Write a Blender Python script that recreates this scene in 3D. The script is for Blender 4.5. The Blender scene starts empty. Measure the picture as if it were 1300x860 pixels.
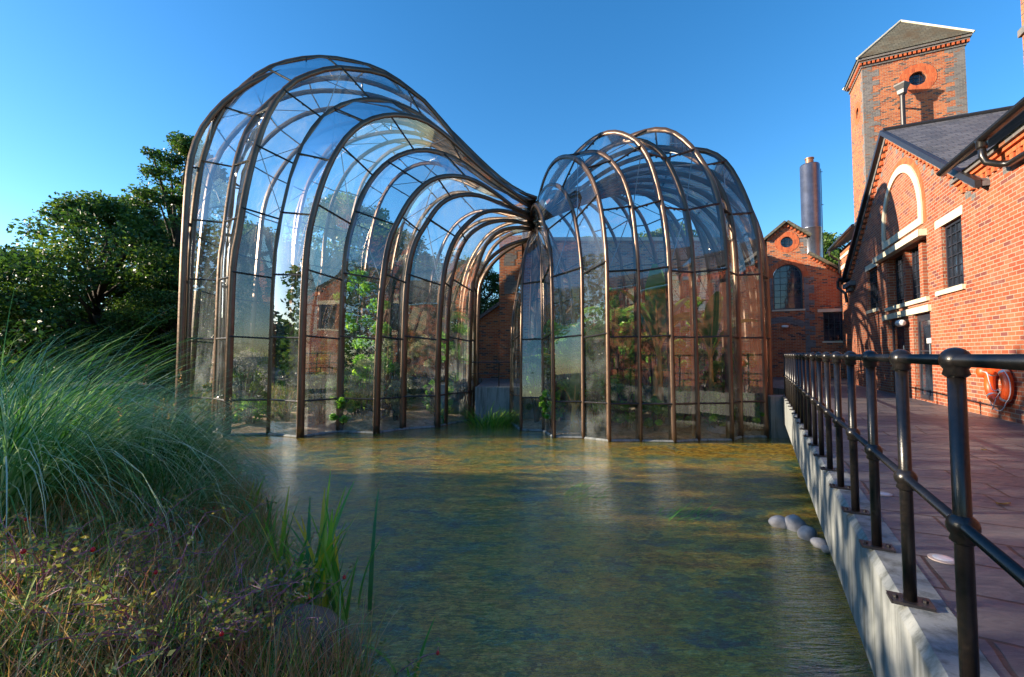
import bpy, bmesh, math, random
import numpy as np
from mathutils import Vector, Matrix
from mathutils.geometry import tessellate_polygon
random.seed(7); RS = np.random.RandomState(11)
R = math.radians
sc = bpy.context.scene
COL = sc.collection
H = 1.12                # eye height over the deck
ZW = -1.13              # water level
TH = R(2.6); FPX = 570.0; CY = 424.0
ANG = R(25.6); CA, SA = math.cos(ANG), math.sin(ANG)

def g2w(v, u, z=0.0):   # building grid (v to the right, u away) to world
    return (v*CA + u*SA, -v*SA + u*CA, z)
def pray(x, y):
    a = (x-650)/FPX; b = (CY-y)/FPX
    c, s = math.cos(TH), math.sin(TH)
    return (a, c-b*s, s+b*c)
def ground_at(x, y, z):
    r = pray(x, y); t = (z-H)/r[2]
    return (r[0]*t, r[1]*t)
def zfor(y, Y):
    b = (CY-y)/FPX; c, s = math.cos(TH), math.sin(TH)
    return H + Y*(s+b*c)/(c-b*s)

# ------------------------------------------------------------------ materials
MATS = {}
class NT:
    def __init__(s, name):
        s.m = bpy.data.materials.new(name); s.m.use_nodes = True
        s.t = s.m.node_tree; s.t.nodes.clear()
        s.out = s.t.nodes.new('ShaderNodeOutputMaterial')
    def n(s, typ, **kw):
        nd = s.t.nodes.new(typ)
        ins = kw.pop('ins', {})
        for k, v in kw.items(): setattr(nd, k, v)
        for k, v in ins.items():
            if isinstance(v, bpy.types.NodeSocket): s.t.links.new(v, nd.inputs[k])
            else: nd.inputs[k].default_value = v
        return nd
    def ramp(s, fac, stops, interp='LINEAR'):
        nd = s.t.nodes.new('ShaderNodeValToRGB'); nd.color_ramp.interpolation = interp
        e = nd.color_ramp.elements
        while len(e) < len(stops): e.new(0.5)
        for i, (p, c) in enumerate(stops): e[i].position = p; e[i].color = (*c, 1) if len(c) == 3 else c
        s.t.links.new(fac, nd.inputs[0]); return nd.outputs[0]
    def mixc(s, fac, a, b, mode='MIX'):
        nd = s.t.nodes.new('ShaderNodeMix'); nd.data_type = 'RGBA'; nd.blend_type = mode
        for sock, v in ((nd.inputs[0], fac), (nd.inputs[6], a), (nd.inputs[7], b)):
            if isinstance(v, bpy.types.NodeSocket): s.t.links.new(v, sock)
            else: sock.default_value = v if not isinstance(v, tuple) or len(v) == 4 else (*v, 1)
        return nd.outputs[2]
    def math(s, op, a, b=0.0):
        nd = s.t.nodes.new('ShaderNodeMath'); nd.operation = op
        for sock, v in ((nd.inputs[0], a), (nd.inputs[1], b)):
            if isinstance(v, bpy.types.NodeSocket): s.t.links.new(v, sock)
            else: sock.default_value = v
        return nd.outputs[0]
    def noise(s, vec, scale, detail=4, rough=0.55, dist=0.0):
        nd = s.n('ShaderNodeTexNoise', ins={'Scale': scale, 'Detail': detail, 'Roughness': rough, 'Distortion': dist})
        if vec is not None: s.t.links.new(vec, nd.inputs['Vector'])
        return nd.outputs[0]
    def mapped(s, vec, scale=(1,1,1), rot=(0,0,0)):
        nd = s.n('ShaderNodeMapping', ins={'Scale': scale, 'Rotation': rot}); s.t.links.new(vec, nd.inputs[0]); return nd.outputs[0]
    def obj(s): return s.n('ShaderNodeTexCoord').outputs['Object']
    def geo(s): return s.n('ShaderNodeNewGeometry').outputs['Position']
    def uv(s): return s.n('ShaderNodeTexCoord').outputs['UV']
    def bump(s, h, strength=0.3, dist=0.01):
        return s.n('ShaderNodeBump', ins={'Height': h, 'Strength': strength, 'Distance': dist}).outputs[0]
    def princ(s, col, rough=0.6, metal=0.0, normal=None, spec=0.5, coat=0.0):
        nd = s.n('ShaderNodeBsdfPrincipled', ins={'Metallic': metal, 'Specular IOR Level': spec, 'Coat Weight': coat})
        for k, v in (('Base Color', col), ('Roughness', rough)):
            if isinstance(v, bpy.types.NodeSocket): s.t.links.new(v, nd.inputs[k])
            else: nd.inputs[k].default_value = (*v, 1) if isinstance(v, tuple) and len(v) == 3 else v
        if normal is not None: s.t.links.new(normal, nd.inputs['Normal'])
        return nd.outputs[0]
    def done(s, sh, vol=None):
        s.t.links.new(sh, s.out.inputs[0]); MATS[s.m.name] = s.m; return s.m

def m_simple(name, c1, c2=None, rough=0.6, metal=0.0, scale=6.0, bump=0.0, bdist=0.01, coat=0.0, spec=0.5):
    t = NT(name); v = t.geo()
    n = t.noise(v, scale, 5, 0.6)
    c2 = c2 or tuple(x*0.8 for x in c1)
    col = t.mixc(t.ramp(n, [(0.35, (0,0,0)), (0.68, (1,1,1))]), c1, c2)
    nm = t.bump(t.noise(v, scale*4, 4), bump, bdist) if bump else None
    return t.done(t.princ(col, rough, metal, nm, spec, coat))

def m_brick(name, c1, c2, mortar, dark=(0.08,0.07,0.075), darkamt=0.12, w=0.225, h=0.075, ms=0.008, stain=0.35, bump=0.6, pale=0.0):
    t = NT(name); uv = t.uv()
    wob = t.n('ShaderNodeVectorMath', operation='SCALE', ins={0: t.n('ShaderNodeTexNoise', ins={'Vector': uv, 'Scale': 9.0, 'Detail': 2.0}).outputs[1], 'Scale': 0.008})
    uv2 = t.n('ShaderNodeVectorMath', operation='ADD', ins={0: uv, 1: wob.outputs[0]}).outputs[0]
    b = t.n('ShaderNodeTexBrick', offset=0.5, ins={'Vector': uv2, 'Scale': 1.0, 'Mortar Size': ms, 'Mortar Smooth': 0.15,
            'Bias': 0.0, 'Brick Width': w, 'Row Height': h, 'Color1': (0,0,0,1), 'Color2': (1,1,1,1), 'Mortar': (0.5,0.5,0.5,1)})
    rnd = b.outputs['Color']
    base = t.ramp(rnd, [(0.0, c1), (0.55, c2), (0.80, tuple(min(1, x*1.18) for x in c2)), (1.0, tuple(x*0.72 for x in c1))])
    # a few burnt headers
    dk = t.ramp(rnd, [(1.0-darkamt-0.02, (0,0,0)), (1.0-darkamt, (1,1,1))])
    base = t.mixc(dk, base, dark)
    big = t.noise(t.geo(), 0.55, 6, 0.65)
    base = t.mixc(t.math('MULTIPLY', t.ramp(big, [(0.42, (0,0,0)), (0.72, (1,1,1))]), stain), base, tuple(x*0.45 for x in c1))
    if pale:
        n2 = t.noise(t.geo(), 1.7, 6, 0.75)
        base = t.mixc(t.math('MULTIPLY', t.ramp(n2, [(0.52, (0,0,0)), (0.7, (1,1,1))]), pale), base, mortar)
    fine = t.noise(t.geo(), 60, 3)
    base = t.mixc(0.25, base, t.ramp(fine, [(0.3, (0.25,0.25,0.25)), (0.7, (1,1,1))]), 'MULTIPLY')
    mc = t.mixc(t.noise(t.geo(), 3, 4), mortar, tuple(x*0.7 for x in mortar))
    col = t.mixc(b.outputs['Fac'], base, mc)
    hgt = t.math('ADD', t.math('MULTIPLY', b.outputs['Fac'], -1.0), t.math('MULTIPLY', fine, 0.35))
    return t.done(t.princ(col, 0.88, 0, t.bump(hgt, bump, 0.008), 0.25))

def m_leaf(name, cols, trans=0.35, rough=0.45, spec=0.4, tl=1.5):
    t = NT(name)
    at = t.n('ShaderNodeAttribute', attribute_name='rnd')
    col = t.ramp(at.outputs['Fac'], [(i/(len(cols)-1), c) for i, c in enumerate(cols)])
    p = t.princ(col, rough, 0, None, spec)
    tr = t.n('ShaderNodeBsdfTranslucent')
    t.t.links.new(t.mixc(1.0, col, (tl, tl*1.05, tl*0.55, 1), 'MULTIPLY'), tr.inputs[0])
    mx = t.n('ShaderNodeMixShader', ins={0: trans, 1: p, 2: tr.outputs[0]})
    return t.done(mx.outputs[0])

def build_materials():
    M = {}
    M['brick'] = m_brick('red_brick', (0.36,0.078,0.036), (0.45,0.128,0.06), (0.42,0.33,0.25), dark=(0.22,0.07,0.06), darkamt=0.08, stain=0.42, pale=0.28)
    M['brick_old'] = m_brick('old_brick', (0.40,0.085,0.035), (0.56,0.17,0.06), (0.40,0.32,0.24), dark=(0.10,0.07,0.07), darkamt=0.16, stain=0.45)
    M['brick_blue'] = m_brick('grey_blue_brick', (0.13,0.13,0.14), (0.20,0.19,0.19), (0.28,0.26,0.23), dark=(0.30,0.12,0.06), darkamt=0.10, stain=0.3)
    M['brick_plain'] = m_brick('rubbed_brick', (0.55,0.11,0.04), (0.62,0.15,0.055), (0.5,0.2,0.1), dark=(0.42,0.09,0.04), darkamt=0.1, w=0.075, h=0.225, ms=0.005, stain=0.1)
    M['brick_worn'] = m_brick('worn_brick', (0.55,0.17,0.08), (0.68,0.30,0.14), (0.62,0.54,0.44), dark=(0.12,0.09,0.08), darkamt=0.15, stain=0.3, pale=0.75)
    # roofing slate
    t = NT('slate'); uv = t.uv()
    b = t.n('ShaderNodeTexBrick', offset=0.5, ins={'Vector': uv, 'Scale': 1.0, 'Mortar Size': 0.006, 'Brick Width': 0.28, 'Row Height': 0.17,
            'Color1': (0.085,0.082,0.09,1), 'Color2': (0.15,0.14,0.145,1), 'Mortar': (0.01,0.01,0.012,1)})
    lic = t.ramp(t.noise(t.geo(), 1.3, 6, 0.7), [(0.5, (0,0,0)), (0.75, (1,1,1))])
    col = t.mixc(t.math('MULTIPLY', lic, 0.35), b.outputs['Color'], (0.12,0.11,0.08))
    M['slate'] = t.done(t.princ(col, 0.6, 0, t.bump(t.math('SUBTRACT', t.noise(t.geo(), 20), b.outputs['Fac']), 0.6, 0.012), 0.4))
    t = NT('old_slate'); uv = t.uv()
    b = t.n('ShaderNodeTexBrick', offset=0.5, ins={'Vector': uv, 'Scale': 1.0, 'Mortar Size': 0.012, 'Brick Width': 0.26, 'Row Height': 0.15,
            'Color1': (0.09,0.085,0.06,1), 'Color2': (0.15,0.14,0.10,1), 'Mortar': (0.05,0.045,0.03,1)})
    lic = t.ramp(t.noise(t.geo(), 0.9, 6, 0.7), [(0.48, (0,0,0)), (0.68, (1,1,1))])
    M['old_slate'] = t.done(t.princ(t.mixc(lic, b.outputs['Color'], (0.09,0.06,0.03)), 0.8, 0, t.bump(b.outputs['Fac'], -0.5, 0.015)))
    M['stone'] = m_simple('cream_stone', (0.72,0.66,0.50), (0.58,0.52,0.38), 0.8, 0, 3, 0.2)
    M['black'] = m_simple('black_paint', (0.008,0.008,0.009), (0.02,0.016,0.014), 0.3, 0, 45, 0.25, 0.002, coat=0.15)
    M['blackmatt'] = m_simple('black_iron', (0.02,0.02,0.024), (0.035,0.03,0.03), 0.4, 0, 20, 0.2, 0.003)
    M['dark'] = m_simple('dark_interior', (0.012,0.013,0.018), (0.02,0.02,0.03), 0.6)
    # window glass of the brick buildings: dark room behind a reflective pane
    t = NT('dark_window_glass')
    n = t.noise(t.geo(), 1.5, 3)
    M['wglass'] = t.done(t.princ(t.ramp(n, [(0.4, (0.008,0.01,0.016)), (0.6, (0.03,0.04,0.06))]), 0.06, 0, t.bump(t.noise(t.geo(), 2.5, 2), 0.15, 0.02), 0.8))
    M['frame'] = m_simple('dark_window_frame', (0.03,0.035,0.05), (0.02,0.024,0.035), 0.35)
    # bronze steel ribs
    t = NT('bronze_rib'); g = t.geo()
    col = t.ramp(t.noise(g, 1.2, 4), [(0.3, (0.10,0.062,0.042)), (0.7, (0.19,0.12,0.08))])
    M['rib'] = t.done(t.princ(col, t.ramp(t.noise(g, 14, 3), [(0.3, (0.28,)*3), (0.7, (0.40,)*3)]), 0.55))
    M['rod'] = m_simple('galvanised_rod', (0.30,0.28,0.25), (0.4,0.38,0.34), 0.35, 0.7, 10)
    M['bar'] = m_simple('glazing_bar_metal', (0.03,0.028,0.028), (0.05,0.045,0.04), 0.35, 0.3, 10)
    # glass, slightly dusty and misted near the ground
    t = NT('greenhouse_glass'); g = t.geo()
    tr = t.n('ShaderNodeBsdfTransparent', ins={'Color': (0.98,0.99,0.985,1)})
    gl = t.n('ShaderNodeBsdfGlossy', ins={'Color': (1,1,1,1), 'Roughness': 0.0})
    nb = t.bump(t.noise(g, 0.8, 1), 0.15, 0.03); t.t.links.new(nb, gl.inputs['Normal'])
    fr = t.n('ShaderNodeLayerWeight', ins={'Blend': 0.20}).outputs['Fresnel']
    fac = t.math('MINIMUM', t.math('ADD', t.math('MULTIPLY', fr, 1.0), 0.10), 0.9)
    mx = t.n('ShaderNodeMixShader', ins={0: fac, 1: tr.outputs[0], 2: gl.outputs[0]})
    df = t.n('ShaderNodeBsdfDiffuse', ins={'Color': (0.86,0.93,0.92,1)})
    tl = t.n('ShaderNodeBsdfTranslucent', ins={'Color': (0.86,0.93,0.92,1)})
    dd = t.n('ShaderNodeMixShader', ins={0: 0.55, 1: df.outputs[0], 2: tl.outputs[0]})
    big = t.ramp(t.noise(t.mapped(g, (0.55,0.55,0.22)), 1.1, 6, 0.7), [(0.45, (0,0,0)), (0.72, (1,1,1))])
    streak = t.ramp(t.noise(t.mapped(g, (6,6,0.35)), 1.5, 5, 0.7), [(0.4, (0.3,)*3), (0.8, (1,)*3)])
    dust = t.math('ADD', t.math('MULTIPLY', t.math('MULTIPLY', big, streak), 0.28), t.math('ADD', 0.012, t.math('MULTIPLY', t.n('ShaderNodeMapRange', ins={'Value': t.n('ShaderNodeSeparateXYZ', ins={0: g}).outputs[2], 'From Min': 2.6, 'From Max': -0.6, 'To Min': 0.0, 'To Max': 1.0}).outputs[0], t.math('MULTIPLY', t.ramp(t.noise(g, 0.9, 5, 0.7), [(0.48, (0,0,0)), (0.70, (1,1,1))]), 0.28))))
    M['glass'] = t.done(t.n('ShaderNodeMixShader', ins={0: dust, 1: mx.outputs[0], 2: dd.outputs[0]}).outputs[0])
    # concrete
    t = NT('weathered_concrete'); g = t.geo()
    n1 = t.noise(g, 1.6, 8, 0.7); st = t.noise(t.mapped(g, (9,9,0.7)), 1.0, 6, 0.7)
    col = t.mixc(t.ramp(n1, [(0.3, (0,0,0)), (0.7, (1,1,1))]), (0.34,0.355,0.35), (0.22,0.245,0.245))
    col = t.mixc(t.math('MULTIPLY', t.ramp(st, [(0.46, (0,0,0)), (0.64, (1,1,1))]), 0.8), col, (0.085,0.095,0.085))
    col = t.mixc(t.math('MULTIPLY', t.ramp(t.noise(g, 40, 4, 0.8), [(0.55, (0,0,0)), (0.7, (1,1,1))]), 0.4), col, (0.2,0.21,0.2))
    M['concrete'] = t.done(t.princ(col, 0.85, 0, t.bump(t.noise(g, 60, 6, 0.75), 0.5, 0.006)))
    # flagstones
    t = NT('flagstones'); uv = t.mapped(t.geo(), (1,1,1), (0,0,R(28.9)))
    wob = t.n('ShaderNodeVectorMath', operation='SCALE', ins={0: t.n('ShaderNodeTexNoise', ins={'Vector': uv, 'Scale': 2.0, 'Detail': 2.0}).outputs[1], 'Scale': 0.05})
    uv2 = t.n('ShaderNodeVectorMath', operation='ADD', ins={0: uv, 1: wob.outputs[0]}).outputs[0]
    b = t.n('ShaderNodeTexBrick', offset=0.37, squash=1.35, squash_frequency=3, ins={'Vector': uv2, 'Scale': 1.0, 'Mortar Size': 0.012, 'Mortar Smooth': 0.4,
        'Brick Width': 0.78, 'Row Height': 0.42, 'Color1': (0,0,0,1), 'Color2': (1,1,1,1), 'Mortar': (0.5,)*3+(1,)})
    col = t.ramp(b.outputs['Color'], [(0.0, (0.10,0.105,0.12)), (0.35, (0.16,0.16,0.17)), (0.7, (0.12,0.13,0.15)), (1.0, (0.23,0.215,0.20))])
    n = t.noise(t.mapped(g2 := t.geo(), (1.2,4,1), (0,0,R(20))), 3.5, 7, 0.7, 1.5)
    col = t.mixc(t.math('MULTIPLY', t.ramp(n, [(0.38, (0,0,0)), (0.65, (1,1,1))]), 0.6), col, (0.09,0.075,0.085))
    col = t.mixc(t.math('MULTIPLY', t.ramp(t.noise(g2, 1.1, 5), [(0.5, (0,0,0)), (0.7, (1,1,1))]), 0.35), col, (0.24,0.215,0.20))
    col = t.mixc(b.outputs['Fac'], col, (0.03,0.025,0.024))
    col = t.mixc(t.math('MULTIPLY', t.ramp(t.noise(g2, 0.5, 6, 0.7), [(0.45, (0,0,0)), (0.6, (1,1,1))]), 0.3), col, (0.10,0.09,0.09))
    hh = t.math('ADD', t.math('MULTIPLY', b.outputs['Fac'], -1.2), t.math('MULTIPLY', n, 1.0))
    M['flag'] = t.done(t.princ(col, t.ramp(n, [(0.3, (0.35,)*3), (0.7, (0.6,)*3)]), 0, t.bump(hh, 0.55, 0.012), 0.5))
    # soil / ground
    t = NT('soil'); g = t.geo()
    col = t.ramp(t.noise(g, 5, 8, 0.7), [(0.3, (0.10,0.065,0.04)), (0.48, (0.30,0.21,0.13)), (0.7, (0.56,0.44,0.32))])
    M['soil'] = t.done(t.princ(col, 0.95, 0, t.bump(t.noise(g, 18, 6), 0.8, 0.04)))
    t = NT('bank_and_bed'); g = t.geo()
    under = t.ramp(t.n('ShaderNodeSeparateXYZ', ins={0: g}).outputs[2], [(0.0, (0,0,0)), (1.0, (1,1,1))])
    sep = t.n('ShaderNodeSeparateXYZ', ins={0: g})
    lnd = t.n('ShaderNodeMapRange', ins={'Value': sep.outputs[2], 'From Min': -1.15, 'From Max': -1.0})
    n1 = t.noise(t.mapped(g, (0.8,1.5,1), (0,0,0.25)), 1.3, 9, 0.78, 0.5); n2 = t.noise(t.mapped(g, (1,2,1)), 7, 6, 0.8, 0.4)
    bed = t.ramp(n1, [(0.36, (0.02,0.12,0.20)), (0.43, (0.10,0.30,0.14)), (0.48, (0.62,0.50,0.10)), (0.56, (0.85,0.48,0.10)), (0.64, (0.30,0.15,0.05))])
    bed = t.mixc(t.math('MULTIPLY', t.ramp(n2, [(0.48, (0,0,0)), (0.62, (1,1,1))]), 0.6), bed, (0.10,0.10,0.05))
    bed = t.mixc(t.math('MULTIPLY', t.ramp(t.noise(g, 11, 5, 0.8), [(0.58, (0,0,0)), (0.68, (1,1,1))]), 0.6), bed, (0.82,0.78,0.48))
    dry = t.ramp(t.noise(g, 2.0, 6, 0.7), [(0.3, (0.02,0.035,0.012)), (0.55, (0.05,0.075,0.02)), (0.75, (0.09,0.07,0.03))])
    M['ground'] = t.done(t.princ(t.mixc(lnd.outputs[0], bed, dry), 0.95, 0, t.bump(n2, 0.6, 0.05)))
    # water
    t = NT('rippled_water'); g = t.geo()
    w1 = t.noise(t.mapped(g, (0.38,2.3,1), (0,0,R(3))), 5.0, 4, 0.6, 0.8)
    w2 = t.noise(t.mapped(g, (0.42,2.4,1), (0,0,R(-4))), 15, 4, 0.65, 0.5)
    w3 = t.noise(g, 0.9, 2, 0.5)
    amp = t.n('ShaderNodeMapRange', ins={'Value': t.n('ShaderNodeSeparateXYZ', ins={0: g}).outputs[1], 'From Min': 2.0, 'From Max': 12.0, 'To Min': 2.2, 'To Max': 0.6}).outputs[0]
    hh = t.math('MULTIPLY', t.math('ADD', t.math('ADD', w1, t.math('MULTIPLY', w2, 0.42)), t.math('MULTIPLY', w3, 0.12)), amp)
    nm = t.bump(hh, 1.0, 0.032)
    gl = t.n('ShaderNodeBsdfGlossy', ins={'Color': (1,1,1,1), 'Roughness': 0.02, 'Normal': nm})
    # suspended colour: the bed seen through moving water, broken up by refraction
    wv = t.n('ShaderNodeTexNoise', ins={'Vector': t.mapped(g, (1,2.4,1)), 'Scale': 7.0, 'Detail': 4.0, 'Roughness': 0.65}).outputs[1]
    wo_ = t.n('ShaderNodeVectorMath', operation='SCALE', ins={0: wv, 'Scale': 0.42}).outputs[0]
    gd = t.n('ShaderNodeVectorMath', operation='ADD', ins={0: g, 1: wo_}).outputs[0]
    b1 = t.noise(t.mapped(gd, (0.75,1.5,1), (0,0,0.25)), 1.7, 8, 0.82, 0.3)
    b2 = t.noise(t.mapped(gd, (1,2.0,1)), 9.5, 6, 0.8, 0.4)
    bed2 = t.ramp(b1, [(0.35, (0.01,0.09,0.22)), (0.43, (0.06,0.28,0.15)), (0.48, (0.50,0.48,0.06)), (0.56, (0.85,0.50,0.06)), (0.64, (0.30,0.14,0.03)), (0.72, (0.07,0.13,0.05))])
    bed2 = t.mixc(t.math('MULTIPLY', t.ramp(b2, [(0.44, (1,1,1)), (0.56, (0,0,0))]), 0.75), bed2, (0.015,0.03,0.02))
    bed2 = t.mixc(t.math('MULTIPLY', t.ramp(b2, [(0.56, (0,0,0)), (0.66, (1,1,1))]), 0.6), bed2, (0.90,0.80,0.36))
    mur = t.n('ShaderNodeBsdfDiffuse', ins={'Color': bed2})
    tr = t.n('ShaderNodeBsdfTransparent', ins={'Color': (0.97,0.98,0.93,1)})
    und = t.n('ShaderNodeMixShader', ins={0: 0.8, 1: tr.outputs[0], 2: mur.outputs[0]})
    fr = t.n('ShaderNodeFresnel', ins={'IOR': 1.40, 'Normal': nm}).outputs[0]
    fac = t.math('MINIMUM', t.math('ADD', t.math('MULTIPLY', fr, 1.9), 0.01), 0.95)
    M['water'] = t.done(t.n('ShaderNodeMixShader', ins={0: fac, 1: und.outputs[0], 2: gl.outputs[0]}).outputs[0])
    M['steel'] = m_simple('brushed_steel', (0.20,0.21,0.25), (0.14,0.145,0.17), 0.33, 0.8, 2)
    M['rustcap'] = m_simple('copper_cap', (0.25,0.12,0.07), (0.35,0.2,0.12), 0.5, 0.5, 8)
    M['orange'] = m_simple('orange_plastic', (0.80,0.10,0.015), (0.70,0.075,0.012), 0.42, 0, 8, coat=0.2)
    M['rope'] = m_simple('pale_rope', (0.62,0.58,0.60), (0.5,0.46,0.5), 0.8, 0, 30)
    M['silver'] = m_simple('silver_tape', (0.5,0.55,0.6), (0.4,0.45,0.5), 0.3, 0.6, 30)
    M['white'] = m_simple('white_enamel', (0.78,0.79,0.78), (0.68,0.68,0.66), 0.35, 0, 8)
    M['cobble'] = m_simple('grey_river_stone', (0.42,0.41,0.42), (0.28,0.28,0.30), 0.75, 0, 14, 0.35, 0.01)
    M['boulder'] = m_simple('mossy_boulder', (0.27,0.21,0.16), (0.12,0.12,0.09), 0.9, 0, 5, 0.8, 0.03)
    M['bark'] = m_simple('bark', (0.07,0.05,0.035), (0.04,0.03,0.02), 0.9, 0, 8, 0.8, 0.02)
    M['hill'] = m_simple('wooded_hill', (0.03,0.06,0.02), (0.05,0.08,0.02), 0.95, 0, 1.5, 1.0, 0.5)
    M['leaf_dark'] = m_leaf('dark_tree_leaves', [(0.018,0.05,0.016), (0.035,0.085,0.02), (0.075,0.14,0.028), (0.18,0.23,0.04)])
    M['leaf_mid'] = m_leaf('sunny_tree_leaves', [(0.03,0.07,0.012), (0.06,0.13,0.02), (0.12,0.19,0.03), (0.22,0.25,0.05)])
    M['leaf_lush'] = m_leaf('lush_leaves', [(0.05,0.15,0.04), (0.12,0.30,0.05), (0.24,0.48,0.08), (0.62,0.78,0.16)], 0.45, 0.35, 0.5, 1.6)
    M['leaf_olive'] = m_leaf('silver_leaves', [(0.14,0.18,0.12), (0.25,0.30,0.20), (0.34,0.38,0.27), (0.45,0.47,0.34)], 0.3)
    M['leaf_blue'] = m_leaf('lavender_leaves', [(0.10,0.14,0.14), (0.20,0.22,0.26), (0.30,0.28,0.38), (0.36,0.34,0.42)], 0.3)
    M['banana'] = m_leaf('banana_leaf', [(0.03,0.11,0.025), (0.07,0.20,0.035), (0.14,0.28,0.05), (0.36,0.36,0.07)], 0.45, 0.3, 0.6)
    M['grass_blue'] = m_leaf('blue_green_grass', [(0.04,0.13,0.02), (0.10,0.28,0.06), (0.22,0.42,0.22), (0.62,0.74,0.60)], 0.35, 0.5)
    M['grass_green'] = m_leaf('green_grass', [(0.08,0.22,0.03), (0.14,0.36,0.05), (0.28,0.48,0.08), (0.56,0.58,0.18)], 0.35, 0.5)
    M['grass_dry'] = m_leaf('dry_grass', [(0.26,0.24,0.08), (0.52,0.34,0.14), (0.60,0.26,0.18), (0.80,0.66,0.42)], 0.35, 0.6)
    M['iris'] = m_leaf('iris_leaf', [(0.07,0.26,0.08), (0.14,0.44,0.08), (0.32,0.62,0.08), (0.75,0.62,0.06)], 0.35, 0.35)
    M['rose_leaf'] = m_leaf('rose_leaf', [(0.10,0.20,0.12), (0.16,0.26,0.10), (0.30,0.34,0.10), (0.66,0.52,0.14)], 0.35, 0.5)
    M['rose_stem'] = m_simple('purple_stem', (0.46,0.19,0.28), (0.30,0.12,0.20), 0.6, 0, 20)
    M['hip'] = m_simple('red_hip', (0.60,0.01,0.03), (0.45,0.01,0.02), 0.3, 0, 10)
    M['stem_yellow'] = m_simple('banana_stem', (0.45,0.36,0.08), (0.55,0.26,0.05), 0.45, 0, 4, 0.2)
    M['algae'] = m_leaf('algae_strands', [(0.03,0.14,0.03), (0.06,0.28,0.04), (0.12,0.40,0.05), (0.25,0.5,0.07)], 0.3)
    M['weed'] = m_leaf('golden_weed', [(0.10,0.06,0.01), (0.30,0.18,0.02), (0.50,0.32,0.05), (0.56,0.44,0.10)], 0.3)
    t = NT('lamp_lens'); M['lens'] = t.done(t.princ((0.75,0.80,0.85), 0.15, 0, None, 0.6))
    M['pink'] = m_simple('pink_stone_rim', (0.62,0.50,0.44), (0.5,0.4,0.36), 0.6)
    M['fallen'] = m_simple('fallen_leaf', (0.45,0.28,0.06), (0.35,0.18,0.04), 0.7, 0, 30)
    M['yellow'] = m_simple('yellow_flower', (0.8,0.55,0.03), (0.7,0.45,0.02), 0.6)
    M['redflower'] = m_simple('red_flower', (0.7,0.02,0.03), (0.6,0.01,0.05), 0.5)
    return M
M = build_materials()

# ------------------------------------------------------------------ mesh helpers
ROOTS = {}
def thing(name, label, cat, loc=(0,0,0), rz=0.0, group=None, gridloc=None):
    o = bpy.data.objects.new(name, None); COL.objects.link(o)
    o.empty_display_size = 0.2
    if gridloc is not None:
        loc = g2w(*gridloc); rz = -ANG
    o.location = loc; o.rotation_euler = (0, 0, rz)
    o['label'] = label; o['category'] = cat
    if group: o['group'] = group
    ROOTS[o.name] = (Vector(loc), rz, gridloc)
    return o
def tag(o, label=None, cat=None, group=None, kind=None):
    if label: o['label'] = label
    if cat: o['category'] = cat
    if group: o['group'] = group
    if kind: o['kind'] = kind
    return o
def root_of(o):
    while o.parent is not None: o = o.parent
    return o

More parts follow.
